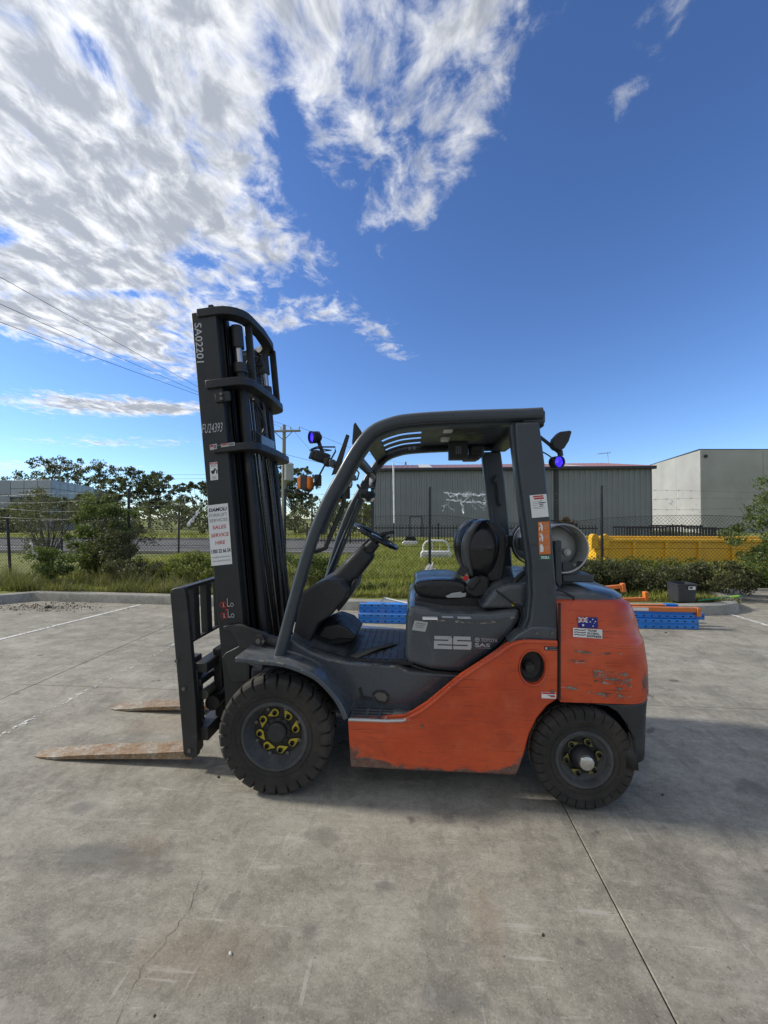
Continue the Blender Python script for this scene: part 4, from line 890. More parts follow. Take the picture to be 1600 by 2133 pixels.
# ---- wheels
def wheel(name, c, Rr, wd, rim, nl, deep, side, front):
    t = empty(name, c); t.parent = FL
    y0 = -wd / 2
    s = Rr / .335
    ty = MB(); rb = Rr - (.022 if front else .013) * s
    ty.lathe([(rim, y0 + .02), (rim + .012, y0 + .006), (rim + .03, y0 + .003), (rim + .033, y0 + .008), (rim + .05, y0 + .004), (rb - .05, y0 + .0), (rb - .035, y0 + .004), (rb - .012, y0 + .010), (rb, y0 + .025), (rb, -y0 - .025), (rb - .02, -y0 - .005), (rim + .03, -y0), (rim, -y0 - .02)], (0, 0, 0), 64)
    ty.build('tyre', M_rub, t, smooth=32)
    tr = MB(); g = .87 if front else .95
    for k in range(nl):
        for sd in (1, -1):
            a0 = 6.283185 * (k + (0 if sd > 0 else .5)) / nl; da = 6.283185 / nl * g / 2; secs = []
            yo, yi = sd * y0, sd * (-.006)
            skew = .35 * da * (1 if front else .6)
            for (yy, r1, r0, sh) in ((yo + sd * .004, Rr - .075 * s, Rr - .085 * s, 0), (yo - sd * .001, Rr - .022 * s, rb - .06 * s, 0), (yo + sd * .012, Rr - .004, rb - .02, 0), (yo * .5, Rr, rb - .01, .5), (yi, Rr, rb - .01, 1.1)):
                sec = []
                for a, r in ((a0 - da, r0), (a0 - da * .93, r1), (a0 + da * .93, r1), (a0 + da, r0)):
                    a += skew * sh * 2; sec.append((r * math.cos(a), yy, r * math.sin(a)))
                secs.append(sec)
            tr.loft(secs)
    o = tr.build('tread', M_rub, t, bevel=.004 if front else .003, seg=1, smooth=30); o['kind'] = 'stuff'
    # dished rim
    MB().lathe([(rim + .012, y0 + .012), (rim + .004, y0 + .003), (rim - .008, y0 + .004), (rim - .012, y0 + .012), (rim - .02, y0 + .03), (rim - .028, y0 + deep * .6), (rim - .05, y0 + deep), (.03, y0 + deep + .004), (.03, -y0), (rim, -y0 - .01)], (0, 0, 0), 56).build('rim', M_rim, t, smooth=40)
    yd = y0 + deep
    if front:
        MB().lathe([(0, yd - .01), (.135, yd - .01), (.138, yd + .002), (0, yd + .002)], (0, 0, 0), 40).build('hub_plate', M_hub, t)
        MB().lathe([(0, yd - .05), (.045, yd - .048), (.054, yd - .04), (.056, yd - .02), (.072, yd - .016), (.076, yd - .008), (0, yd - .006)], (0, 0, 0), 32).build('hub', M_plas, t)
        for k in range(10):
            a = 6.283 * k / 10; q = (math.cos(a) * .066, 0, math.sin(a) * .066); MB().cyl((q[0], yd - .026, q[2]), (q[0], yd - .012, q[2]), .006, n=6).build('hub_bolt', M_plas, t)
        nr, nn, br = .101, 8, .128
    else:
        MB().lathe([(0, yd - .004), (.10, yd - .004), (.10, yd + .01), (0, yd + .01)], (0, 0, 0), 36).build('hub_plate', M_hub, t)
        MB().lathe([(0, yd - .06), (.040, yd - .06), (.052, yd - .045), (.062, yd - .01), (.07, yd - .006), (0, yd - .005)], (0, 0, 0), 32).build('hub', M_hub, t)
        MB().lathe([(0, yd - .080), (.024, yd - .079), (.034, yd - .074), (.038, yd - .064), (.038, yd - .056), (0, yd - .056)], (0, 0, 0), 28).build('hub_cap', M_steel, t)
        nr, nn, br = .083, 6, .088
    for k in range(nn):
        a = 6.2832 * (k + .2) / nn; ca, sa = math.cos(a), math.sin(a); q = Vector((ca * nr, 0, sa * nr)); yb = yd - .014
        MB().lathe([(.008, yb - .016), (.013, yb - .016), (.013, yb), (.008, yb)], q, 6).build('wheel_nut', M_hub, t)
        # tear-drop loose-nut pointer
        dirn = a + (1.571 if front else -1.571) + rnd.uniform(-.5, .5); tip = Vector((math.cos(dirn), 0, math.sin(dirn))) * (.046 if front else .036); sc_ = 1 if front else .82
        out = [q + Vector((math.cos(dirn + x), 0, math.sin(dirn + x))) * .021 * sc_ for x in [0.9 + i * (6.2832 - 1.8) / 14 for i in range(15)]] + [q + tip]
        inn = [q + Vector((math.cos(dirn + x), 0, math.sin(dirn + x))) * .0125 * sc_ for x in [0.9 + i * (6.2832 - 1.8) / 14 for i in range(15)]] + [q + tip * .35]
        m_ = len(out); mb = MB(); vs = [(p.x, yb - .004, p.z) for p in out] + [(p.x, yb - .007, p.z) for p in inn] + [(p.x, yb - .0, p.z) for p in out]
        mb.add(vs, [(i, (i + 1) % m_, m_ + (i + 1) % m_, m_ + i) for i in range(m_)] + [(i, 2 * m_ + i, 2 * m_ + (i + 1) % m_, (i + 1) % m_) for i in range(m_)])
        mb.build('nut_pointer', M_ind if front else M_ind2, t, smooth=30)
        if front:
            a += .28; MB().cyl((math.cos(a) * br, yd - .02, math.sin(a) * br), (math.cos(a) * br, yd, math.sin(a) * br), .0095, n=10).build('rim_bolt', M_bolt, t)
    return t
fwl = wheel('front_wheel', (0, -.482, .311), .312, .18, .175, 27, .085, -1, True)
rwl = wheel('rear_wheel', (1.605, -.475, .252), .253, .165, .136, 30, .05, -1, False)
for src, c in ((fwl, (0, .482, .311)), (rwl, (1.605, .475, .252))):
    o = copy_tree(src, FL); o.location = c; o.rotation_euler.z = math.pi
MB().cyl((0, -.4, .334), (0, .4, .334), .07, n=14).box((0, 0, .334), (.28, .5, .26)).build('front_axle', M_fab, FL)
MB().cyl((1.605, -.42, .267), (1.605, .42, .267), .05, n=12).box((1.605, 0, .25), (.16, .6, .14)).build('rear_axle', M_fab, FL)

# ---- chassis
SP = [(724, 1500), (790, 1501), (843, 1497), (862, 1487), (890, 1469), (960, 1411), (1032, 1364), (1056, 1346), (1074, 1337), (1096, 1334), (1163, 1336), (1163, 1456), (1140, 1471), (1119, 1497), (1103, 1530), (1092, 1572), (1084, 1596), (1076, 1616), (900, 1608), (730, 1599)]
hole = [(1110 + 27 * math.cos(i * 6.2832 / 28), 1391 + 35 * math.sin(i * 6.2832 / 28)) for i in range(28)]
mb = poly_holes([(q.x, q.z) for q in px(SP, -.53)], [[(q.x, q.z) for q in px(hole, -.53)]], -.53, -.47)
sp = mb.build('side_panel', M_or, FL, .010, 3); mb.mirror().build('side_panel', M_or, FL, .010, 3)
# raised bead along the panel's upper edge
bead = px([(846, 1498), (866, 1487), (894, 1469), (964, 1411), (1036, 1364), (1060, 1347), (1078, 1339), (1100, 1336), (1160, 1338)], -.532)
mb = MB().tube(smoothpts(bead, 4), .0095, 8); mb.build('panel_bead', M_or, sp); 
# recessed filler pocket and cap
hc = U(1110, 1391, -.53); rx, rz = (U(1137, 1391, -.53) - hc).x, abs((U(1110, 1426, -.53) - hc).z)
secs = []
for f_, y_ in ((1.10, -.533), (1.06, -.537), (1.0, -.534), (.97, -.51), (.86, -.475), (.5, -.466), (.02, -.465)):
    secs.append([(hc.x + rx * f_ * math.cos(i * 6.2832 / 28), y_, hc.z + rz * f_ * math.sin(i * 6.2832 / 28)) for i in range(28)])
pk = MB().loft(secs[3:], cap=False).build('filler_pocket', M_plas, sp); MB().loft(secs[:4], cap=False).build('pocket_rim', M_or, sp)
MB().lathe([(0, -.035), (.024, -.033), (.028, -.02), (.03, 0), (0, 0)], (hc.x - .008, -.472, hc.z - .01), 20).bb(hc.x - .03, hc.x + .012, -.518, -.5, hc.z - .012, hc.z + .008).build('filler_cap', M_plas, sp)
Decal('warning_sticker', -.53, (1128, 1441), (1158, 1442), (1128, 1454), M_wsti, sp).rect(.03, .05, .97, .3, M_inkr).rect(.45, .45, .9, .6, M_inkg).rect(.6, .62, .95, .8, M_inkr).done('print')
Decal('rating_plate', -.53, (1134, 1346), (1161, 1347), (1134, 1354), M_inkk, sp).rect(.06, .2, .22, .8, M_psti).rect(.3, .15, .9, .3, M_inkg).rect(.35, .55, .95, .8, M_inkg).done('print')
# inner frame beneath
MB().bb(.36, 1.30, -.34, .34, .17, .60).build('chassis_frame', M_fab, FL, .02)
MB().bb(1.30, 1.95, -.28, .28, .25, .8).build('rear_frame', M_fab, FL, .02)
MB().bb(-.22, .36, -.36, .36, .36, .60).build('axle_housing', M_fab, FL, .02)
# grey step body
GB = [(600, 1328), (622, 1343), (648, 1359), (684, 1373), (724, 1381), (790, 1386), (832, 1390), (852, 1399), (966, 1407), (1010, 1378), (966, 1420), (900, 1475), (850, 1510), (735, 1506), (722, 1462), (702, 1424), (672, 1396), (636, 1380), (600, 1370), (588, 1362)]
prism('step_body', GB, -.40, .40, M_gray, bevel=.022, seg=3)
# foot hole and scuffed tread
o = Decal('step_slot_edge', -.405, (775, 1437), (811, 1440), (775, 1464)).poly([(0, .3), (.25, .05), (.7, 0), (1, .3), (.95, .75), (.7, 1), (.25, .9)], M_plas).done()
Decal('body_hole', -.406, (780, 1441), (807, 1442), (780, 1460)).poly([(0, .35), (.3, 0), (.8, .1), (1, .5), (.85, 1), (.3, .9)], M_bolt, 2).done()
MB().loft([[(p.x, y_, p.z) for p in px([(752, 1432), (757, 1450), (775, 1453), (776, 1458), (752, 1455), (748, 1434)], -.401)] for y_ in (-.402, -.408)]).build('cable_loop', M_plas, FL)
st0 = U(726, 1498, -.53); st1 = U(846, 1496, -.53); zs = st0.z
slots = []
xs_ = [st0.x + .03 + i * .075 for i in range(3)]
stp = bmesh.new()
def step_plate():
    # plate in plan (x,y) with slots, thickness in z
    outer = [(st0.x, -.53), (st1.x - .03, -.53), (st1.x + .02, -.49), (st1.x + .02, -.33), (st0.x, -.33)]
    holes = []
    for xa, xb in ((.02, .085), (.10, .155), (.17, .235)):
        for r in range(4):
            y_ = -.505 + r * .032; holes.append([(st0.x + xa, y_), (st0.x + xb, y_), (st0.x + xb, y_ + .013), (st0.x + xa, y_ + .013)])
    m = poly_holes(outer, holes, zs - .006, zs); o = MB(); o.v = [(x, z, y) for x, y, z in m.v]; o.f = m.f; return o
sm = step_plate(); sm.build('step_plate', M_gray, FL); sm.mirror().build('step_plate', M_gray, FL)
for s_ in (1, -1): MB().bb(st0.x, st1.x + .01, s_ * .525, s_ * .31, zs - .05, zs - .03).build('step_backing', M_hub, FL)
ed = MB().tube([(st0.x, -.531, zs - .001), (st0.x + .2, -.531, zs - .001), (st1.x - .02, -.53, zs + .004), (st1.x + .02, -.525, zs + .014)], .0085, 8); ed.build('step_edge', M_steel, FL); ed.mirror().build('step_edge', M_steel, FL)
# fenders
fe = px([(490, 1372), (515, 1374), (548, 1378), (590, 1383), (633, 1398), (665, 1416), (697, 1450), (712, 1474), (722, 1498)], -.575)
fe = smoothpts(fe, 3)
mb = MB().sweep(fe, [(0, 0), (.006, .003), (.008, .01), (.008, .215), (-.008, .215), (-.010, .012), (-.018, .008), (-.018, 0)])
mb.build('fender', M_gray, FL, .003, 2); mb.mirror().build('fender', M_gray, FL, .003, 2)
prism('fender_bracket', [(500, 1366), (548, 1372), (546, 1400), (500, 1374)], -.50, -.38, M_gray, mirror=True)
# floor mat with moulded strips
fz = U(724, 1381, -.40).z
mat_o = MB().bb(.30, .74, -.36, .30, fz - .02, fz + .006).build('floor_mat', M_plas, FL, .003)
for i in range(9): MB().bb(.36 + i * .042, .392 + i * .042, -.345, .285, fz + .006, fz + .010).build('mat_strip', M_plas, mat_o)
M_strap = pmat('faded webbing', (.085, .085, .07), .9, var=.2)
sa, sb = G(735, 1368, fz + .012), G(822, 1341, fz + .012)
mb = MB(); d = (sb - sa); nn = Vector((-d.y, d.x, 0)).normalized() * .03
mb.add([sa + nn, sa - nn, sa.lerp(sb, .5) - nn + Vector((0, 0, .012)), sa.lerp(sb, .5) + nn + Vector((0, 0, .008)), sb - nn * .9 + Vector((0, 0, .003)), sb + nn * .9], [(0, 1, 2, 3), (3, 2, 4, 5)])
o = mb.build('floor_strap', M_strap, FL); md = o.modifiers.new('s', 'SOLIDIFY'); md.thickness = .003

# hood
HD = [(852, 1262), (846, 1285), (843, 1374), (853, 1383), (898, 1397), (964, 1404), (1042, 1347), (1070, 1315), (1085, 1292), (1087, 1268), (1062, 1272), (1020, 1278), (930, 1276)]
prism('hood', HD, -.42, .42, M_gray, bevel=.034, seg=4)
HR = [(1000, 1270), (1029, 1228), (1060, 1216), (1112, 1212), (1170, 1214), (1170, 1330), (1076, 1330), (1086, 1292), (1090, 1268)]
prism('hood_rear', HR, -.40, .40, M_gray, bevel=.03, seg=3)
mb = MB().tube(px([(1034, 1230), (1062, 1252), (1084, 1268), (1088, 1284), (1080, 1306), (1042, 1348), (968, 1405), (900, 1399), (858, 1386)], -.422), .0055, 6); mb.build('hood_seal', M_hub, FL)
d25 = Decal('capacity_digits', -.42, (904, 1324), (982, 1326), (904, 1351))
def seg_digit(d, u0, u1, two):
    t, w_ = .27, .10
    d.rect(u0 + .01, 0, u1 - .02, t, M_silver).rect(u0, .37, u1, .63, M_silver).rect(u0, 1 - t, u1 - (0 if two else .02), 1, M_silver)
    if two: d.rect(u1 - w_, t * .5, u1, .5, M_silver, 1.2).rect(u0, .5, u0 + w_, .9, M_silver, 1.2)
    else: d.rect(u0, t * .5, u0 + w_, .5, M_silver, 1.2).rect(u1 - w_, .5, u1, .9, M_silver, 1.2)
seg_digit(d25, 0, .485, True); seg_digit(d25, .515, 1, False); d25.done()
dt = Decal('maker_lettering', -.42, (989, 1327), (1036, 1329), (989, 1350)); dt.text('TOYOTA', .28, .06, 1, .38, M_silver, 0, .012); dt.text('SAS', 0, .52, .68, .86, M_silver, 0, .03); dt.rect(.02, .94, .7, .97, M_silver)
dt.ring(.11, .22, .11, .21, .2, M_silver).ring(.11, .13, .075, .10, .3, M_silver).ring(.11, .24, .04, .17, .4, M_silver); dt.done()
Decal('worn_label', -.4215, (864, 1292), (892, 1296), (858, 1312), M_psti).rect(.15, .2, .85, .27, M_inkg).rect(.1, .4, .8, .46, M_inkg).rect(.2, .6, .75, .66, M_inkg).done('print')
hz_ = U(930, 1276, -.42).z
for a, b, c_, d_ in ((880, 1284, 912, 1291), (920, 1283, 945, 1287), (952, 1284, 982, 1289)):
    p0, p1 = G(a, b, hz_ + .0015), G(c_, d_, hz_ + .0015); MB().add([(p0.x, p0.y, p0.z), (p1.x, p0.y, p0.z), (p1.x, p1.y, p0.z), (p0.x, p1.y, p0.z)], [(0, 1, 2, 3)]).build('worn_label', M_psti, FL, smooth=0)

# counterweight: plan outline lofted up, wheel arch cut by the row starts
def cw_rows(levels, ncol=26):
    """levels: (z, x_start, half_width, x_rear, corner_radius)"""
    secs = []
    for z, xs0, hw, xr, cr in levels:
        half = []
        for i in range(7): t = i / 6; half.append((xs0 + (xr - cr - xs0) * t, -hw))
        for i in range(1, 9): a = i / 8 * math.pi / 2; half.append((xr - cr + cr * math.sin(a), -hw + cr * (1 - math.cos(a))))
        for i in range(1, 5): half.append((xr + .015 * (i / 4), (-hw + cr) * (1 - i / 4)))
        full = half + [(x, -y) for x, y in reversed(half[:-1])]
        secs.append([(x, y, z) for x, y in full])
    return secs
xg = U(1167, 1400, -.53).x
zc = lambda py, Y=-.53: U(1250, py, Y).z
top = cw_rows([(zc(1466), xg, .525, 1.985, .15), (zc(1450), xg, .53, 1.992, .15), (zc(1400), xg, .53, 1.990, .15), (zc(1345), xg, .53, 1.972, .15), (zc(1337), xg, .524, 1.968, .15), (zc(1330), xg, .512, 1.962, .15), (zc(1300), xg, .505, 1.945, .14), (zc(1276), xg, .498, 1.928, .14), (zc(1264), xg, .488, 1.912, .13), (zc(1257), xg, .470, 1.885, .12), (zc(1254), xg, .445, 1.85, .10)])
cw = MB().loft(top).build('counterweight', M_or, FL, smooth=50)
dome = cw_rows([(zc(1268), xg - .03, .452, 1.905, .16), (zc(1252), xg - .03, .457, 1.905, .17), (zc(1243), xg - .03, .445, 1.875, .18), (zc(1237), xg - .03, .41, 1.82, .18), (zc(1233), xg - .03, .34, 1.72, .18)])
MB().loft(dome).build('rear_cover', M_gray, FL, smooth=50)
arch = [(1463, 1240), (1470, 1266), (1482, 1288), (1500, 1302), (1525, 1311), (1560, 1317), (1590, 1320)]
sk = cw_rows([(zc(py) - (.012 if i == 0 else 0), U(ax, py, -.53).x, .527, 1.988 - .003 * i, .15) for i, (py, ax) in enumerate(arch)])
o = MB().loft(sk, cap=False).build('rear_skirt', M_fab, FL, smooth=50)
# loft closes the open front with a strip; drop it so the arch stays open, then give the skirt thickness
b_ = bmesh.new(); b_.from_mesh(o.data); bmesh.ops.delete(b_, geom=[f for f in b_.faces if max(v.co.y for v in f.verts) - min(v.co.y for v in f.verts) > .9], context='FACES'); b_.to_mesh(o.data); b_.free()
md = o.modifiers.new('s', 'SOLIDIFY'); md.thickness = .05; md.offset = -1
MB().tube(px([(1165.5, 1256), (1165.5, 1330), (1165.5, 1400), (1165.5, 1456)], -.527), .007, 6).build('body_seam', M_hub, FL)
for s_ in (-1, 1): MB().bb(1.28, 1.86, s_ * .30, s_ * .27, .30, .62).build('arch_liner', M_hub, FL)
fl = Decal('flag_sticker', -.506, (1203, 1285), (1244, 1286), (1204, 1307), M_flag, cw, off=.004)
fl.poly([(0, 0), (.08, 0), (.5, .44), (.5, .5), (.42, .5), (0, .06)], M_wsti).poly([(.5, 0), (.5, .06), (.08, .5), (0, .5), (0, .44), (.42, 0)], M_wsti).rect(.2, 0, .3, .5, M_wsti, 1.3).rect(0, .19, .5, .32, M_wsti, 1.3).rect(.225, 0, .275, .5, M_inkr, 1.8).rect(0, .22, .5, .285, M_inkr, 1.8)
for u, v, r in ((.25, .75, .06), (.75, .18, .035), (.62, .42, .035), (.88, .38, .035), (.75, .82, .035), (.82, .55, .02)): fl.disc(u, v, r, r * 1.8, M_wsti, 1, 7)
fl.done('emblem')
tg = Decal('company_sticker', -.513, (1193, 1307), (1254, 1311), (1193, 1326), M_wsti, cw, off=.004)
for r in range(3):
    v = .14 + r * .26
    tg.poly([(.04, v + .04), (.12, v - .02), (.24, v + .06), (.24, v + .15), (.12, v + .07), (.04, v + .13)], M_inkk).poly([(.25, v + .0), (.33, v + .05), (.44, v - .05), (.44, v + .04), (.33, v + .14), (.25, v + .09)], M_inkk)
tg.text('TEAM', .48, .08, .80, .30, M_inkk, 0, .03).text('GLOBAL', .48, .38, .90, .60, M_inkk, 0, .03).text('EXPRESS', .48, .68, .97, .92, M_inkk, 0, .03).done()
def scrape_mat():
    m = bpy.data.materials.new('bare scraped metal'); m.use_nodes = True; n = NT(m.node_tree); co = n('ShaderNodeTexCoord', out=3)
    f = n.math('ADD', n.math('MULTIPLY', n.noise(n.scale(co, (6, 6, 26)), 2.4, 7, .7), .7), n.math('MULTIPLY', n.noise(co, 60, 4, .7), .3))
    c = n.ramp(n.noise(co, 22, 5, .7), [(.4, (.10, .09, .075)), (.6, (.34, .32, .28))])
    n('ShaderNodeOutputMaterial', n('ShaderNodeMixShader', n.step(f, .50, .55), n('ShaderNodeBsdfTransparent'), n('ShaderNodeBsdfPrincipled', c, i={'Roughness': .5, 'Metallic': .3})), out=None); return m
M_bare = scrape_mat()
sc = Decal('paint_scrape', -.531, (1178, 1350), (1325, 1354), (1178, 1450), None, cw)
sc.poly([(0, .07), (.12, .03), (.35, .06), (.8, .07), (.8, .12), (.3, .14), (.02, .12)], M_bare).rect(.40, .42, .92, .72, M_bare).rect(.72, .5, .93, 1.0, M_bare, 1.6).rect(.0, .76, .2, .86, M_bare).rect(.3, .88, .72, 1.0, M_bare).rect(.05, .22, .3, .30, M_bare).done()
# tail hinge, wiper-like strut and bits on the rear cover
MB().tube(px([(1162, 1226), (1185, 1238), (1196, 1244), (1195, 1252)], -.46), .006, 6).build('cover_strut', M_plas, FL)

# rubbed edges: bare patches worn along the sill, hood shoulder, fender and counterweight corner
def wear(pts, Y, r, name='worn_edge', parent=FL): MB().tube(smoothpts(px(pts, Y), 4), r, 6).build(name, M_bare, parent, smooth=60)
wear([(690, 1375), (724, 1382), (790, 1387), (832, 1391), (852, 1400)], -.398, .008)  # scuffed sill; its bright ledge highlight painted in with the pale strip
wear([(895, 1293), (930, 1293), (1000, 1297), (1040, 1293), (1072, 1284)], -.413, .010)
wear([(492, 1372), (515, 1374), (548, 1378), (590, 1383), (633, 1398)], -.575, .006)
wear([(1300, 1345), (1312, 1352), (1318, 1400), (1320, 1450)], -.50, .016)
for bx, by in ((1092, 1332), (1118, 1318), (1150, 1318)):
    q_ = U(bx, by, -.512); MB().cyl((q_.x, -.519, q_.z), (q_.x, -.511, q_.z), .009, n=6).build('pillar_bolt', M_bolt, FL)
for bx, by in ((880, 1512), (740, 1585), (1060, 1600), (1150, 1440)):
    q_ = U(bx, by, -.53); MB().cyl((q_.x, -.535, q_.z), (q_.x, -.529, q_.z), .008, n=8).build('panel_bolt', M_bolt, sp)

# ---- overhead guard
gpts = [(584, 1362), (608, 1271), (639, 1160), (675, 1062), (712, 992), (743, 938), (775, 900), (815, 882), (860, 874), (960, 868), (1090, 864), (1128, 862)]
gc = smoothpts(px(gpts, -.46), 4)
def rrect(w_, d_, r=.012, n=3):
    out = []
    for cx_, cy_, a0 in ((w_ / 2 - r, d_ / 2 - r, 0), (-w_ / 2 + r, d_ / 2 - r, 90), (-w_ / 2 + r, -d_ / 2 + r, 180), (w_ / 2 - r, -d_ / 2 + r, 270)):
        for i in range(n + 1): a = R(a0 + 90 * i / n); out.append((cx_ + r * math.cos(a), cy_ + r * math.sin(a)))
    return out
mb = MB().sweep(gc, rrect(.062, .075, .022, 4)); guard = mb.build('guard_rail', M_guard, FL, smooth=50); mb.mirror().build('guard_rail', M_guard, FL, smooth=50)
lip = MB().sweep([p + Vector((0, .035, 0)) for p in gc[10:]], [(-.045, -.012), (-.025, -.012), (-.025, .05), (-.045, .05)]); lip.build('guard_lip', M_guard, FL); lip.mirror().build('guard_lip', M_guard, FL)
PL = [(1073, 880), (1078, 950), (1096, 1085), (1108, 1170), (1111, 1240), (1106, 1290), (1094, 1322), (1078, 1338), (1162, 1336), (1160, 1230), (1150, 1105), (1137, 975), (1124, 878)]
prism('rear_pillar', PL, -.505, -.43, M_guard, bevel=.012, seg=3, mirror=True)
prism('pillar_base', [(1060, 1340), (1080, 1322), (1108, 1306), (1160, 1306), (1162, 1338)], -.512, -.40, M_gray, bevel=.008, mirror=True)
prism('pillar_inner', [(1062, 884), (1074, 884), (1097, 1085), (1109, 1170), (1112, 1240), (1107, 1290), (1090, 1326), (1082, 1322), (1098, 1286), (1102, 1240), (1098, 1170), (1086, 1085)], -.475, -.42, M_guard, bevel=.006, mirror=True)
# roof sheet with slotted front
rc = gc[22:]; tops = [Vector((p.x, 0, p.z + .008)) for p in rc]
roof_x0 = tops[0].x
def strip(y0, y1, i0, i1, name='roof_panel', t=.012):
    secs = [[(tops[i].x, y0, tops[i].z), (tops[i].x, y1, tops[i].z), (tops[i].x, y1, tops[i].z - t), (tops[i].x, y0, tops[i].z - t)] for i in range(i0, i1)]
    return MB().loft(secs).build(name, M_guard, FL)
iN = len(tops); i_s = next(i for i, p in enumerate(tops) if p.x > U(900, 880, -.46).x)
strip(-.44, .44, i_s - 1, iN); n_s = 5
for k in range(n_s):
    a = -.42 + k * (.84 / n_s); strip(a + .035, a + .84 / n_s - .035, 2, i_s, 'roof_bar', .005)
strip(-.44, .44, 0, 4, 'roof_front_edge', .025)
rr_ = tops[-1]; MB().bb(rr_.x - .10, rr_.x + .02, -.47, .47, rr_.z - .06, rr_.z + .012).build('roof_rear_beam', M_guard, FL, .012)
fr = gc[14]; 
MB().bb(gc[19].x - .02, gc[19].x + .03, -.44, .44, gc[19].z - .02, gc[19].z + .03).build('front_beam', M_guard, FL, .01)
# things under the roof
def rbox(name, pxa, pya, pxb, pyb, Y, y1, mat, bevel=.006, parent=FL):
    a, b = U(pxa, pya, Y), U(pxb, pyb, Y); return MB().bb(min(a.x, b.x), max(a.x, b.x), Y, y1, min(a.z, b.z), max(a.z, b.z)).build(name, mat, parent, bevel)
rbox('keypad_box', 936, 918, 975, 955, .02, .12, M_plas)
kp = Decal('keypad', .02, (949, 930), (961, 930), (949, 946), None)
for i in range(3):
    for j in range(4): kp.rect(i * .36, j * .26, i * .36 + .26, j * .26 + .18, M_inkg)
kp.done()
rbox('roof_console', 978, 925, 1010, 950, .05, .30, M_plas, .02); rbox('roof_console', 968, 948, 998, 956, .06, .2, M_plas)
rbox('cabin_light', 918, 908, 938, 917, .05, .12, M_wsti, .01); rbox('cabin_light', 924, 893, 944, 897, -.2, -.12, M_wsti, .01)
rbox('switch_panel', 845, 926, 875, 943, .42, .44, M_plas)
kk = Decal('switch_buttons', .42, (850, 930), (866, 930), (850, 940), None).rect(0, 0, .4, .8, M_inkg).rect(.6, 0, 1, .8, M_inkg).done()
# grab handle on the front pillar
hb = smoothpts(px([(690, 1008), (712, 1030), (716, 1050), (704, 1080), (682, 1130), (676, 1142), (645, 1152)], -.40), 4)
MB().sweep(hb, rrect(.026, .024, .008)).build('grab_handle', M_plas, FL, smooth=60)
# far side front screen rods
for a, b in (((760, 1030), (690, 1200)), ((748, 1040), (682, 1200))):
    MB().tube([U(*a, .38), U(*b, .38)], .011, 6).build('pillar_rod', M_guard, FL)
# ---- lamps and mirrors
def lamp(name, c, d, r, ln, glow, parent=FL):
    c = Vector(c); d = Vector(d).normalized(); q = d.to_track_quat('Z', 'Y').to_matrix().to_4x4(); q.translation = c
    t = MB().lathe([(0, -ln), (r * .55, -ln), (r * .8, -ln * .8), (r * .95, -ln * .2), (r * 1.06, -.005), (r * 1.06, .006), (r * .92, .006), (r * .9, -.012), (0, -.014)], (0, 0, 0), 24, 'z').moved(q).build(name, M_plas, parent, smooth=40)
    MB().lathe([(0, -.006), (r * .5, -.005), (r * .88, -.009), (r * .88, -.013), (0, -.013)], (0, 0, 0), 20, 'z').moved(q).build('lens', glow, t, smooth=40)
    fins = MB()
    for k in range(3): fins.lathe([(r * .9, -ln * (.3 + .2 * k)), (r * 1.03, -ln * (.3 + .2 * k)), (r * 1.03, -ln * (.3 + .2 * k) - .004), (r * .9, -ln * (.3 + .2 * k) - .004)], (0, 0, 0), 24, 'z')
    fins.moved(q).build('cooling_fin', M_plas, t)['kind'] = 'stuff'
    return t
lamp('blue_spot_lamp', U(649, 911, -.28), (-.75, -.66, -.12), .036, .062, M_blue)
MB().tube(smoothpts([U(664, 920, -.24), U(668, 932, -.24), U(672, 942, -.24)], 3), .012, 6).build('lamp_bracket', M_plas, FL)
MB().tube([U(648, 936, -.28), U(660, 931, -.28), U(698, 931, -.28), U(699, 940, -.28), U(690, 956, -.28)], .005, 6).build('lamp_guard', M_plas, FL)
MB().tube([U(645, 938, -.28), U(662, 934, -.24), U(690, 938, -.2), U(670, 940, -.3), U(645, 938, -.28)], .004, 5).build('lamp_guard', M_plas, FL)
lbm = U(694, 966, -.40); MB().bb(lbm.x - .015, lbm.x + .015, -.44, .44, lbm.z - .02, lbm.z + .02).build('lamp_bar', M_guard, FL, .005)
MB().tube([U(668, 940, -.24), U(690, 962, -.24), Vector((lbm.x, -.24, lbm.z))], .012, 6).build('lamp_bracket', M_plas, FL)
wl = MB().box(tuple(U(668, 952, -.26)), (.10, .09, .065), Matrix.Rotation(R(18), 3, 'Y') @ Matrix.Rotation(R(25), 3, 'Z')).build('work_lamp', M_plas, FL, .014, 3)
MB().box(tuple(U(650, 948, -.28)), (.02, .085, .05), Matrix.Rotation(R(18), 3, 'Y') @ Matrix.Rotation(R(25), 3, 'Z')).build('lamp_face', M_hub, wl, .006)
MB().box(tuple(U(684, 963, -.3)), (.05, .06, .05)).build('lamp_mount', M_plas, FL, .01)
am = MB().box(tuple(U(636, 1006, -.34)), (.085, .06, .075), Matrix.Rotation(R(-12), 3, 'Z')).build('turn_indicator', M_amber, FL, .012, 3)
MB().box(tuple(U(637, 1006, -.345)), (.04, .064, .082), Matrix.Rotation(R(-12), 3, 'Z')).build('indicator_band', M_plas, am, .004)
MB().tube([U(617, 1025, -.34), U(640, 1028, -.34), U(648, 1022, -.34), U(688, 948, -.36)], .0055, 6).build('indicator_bracket', M_plas, FL)
rbox('indicator_back', 654, 988, 668, 1012, -.33, -.30, M_plas)
MB().box(tuple(U(706, 1034, .36)), (.08, .06, .09)).build('turn_indicator', M_amber, FL, .012)
MB().box(tuple(U(722, 1027, .36)), (.05, .05, .09)).build('indicator_back', M_plas, FL, .008)
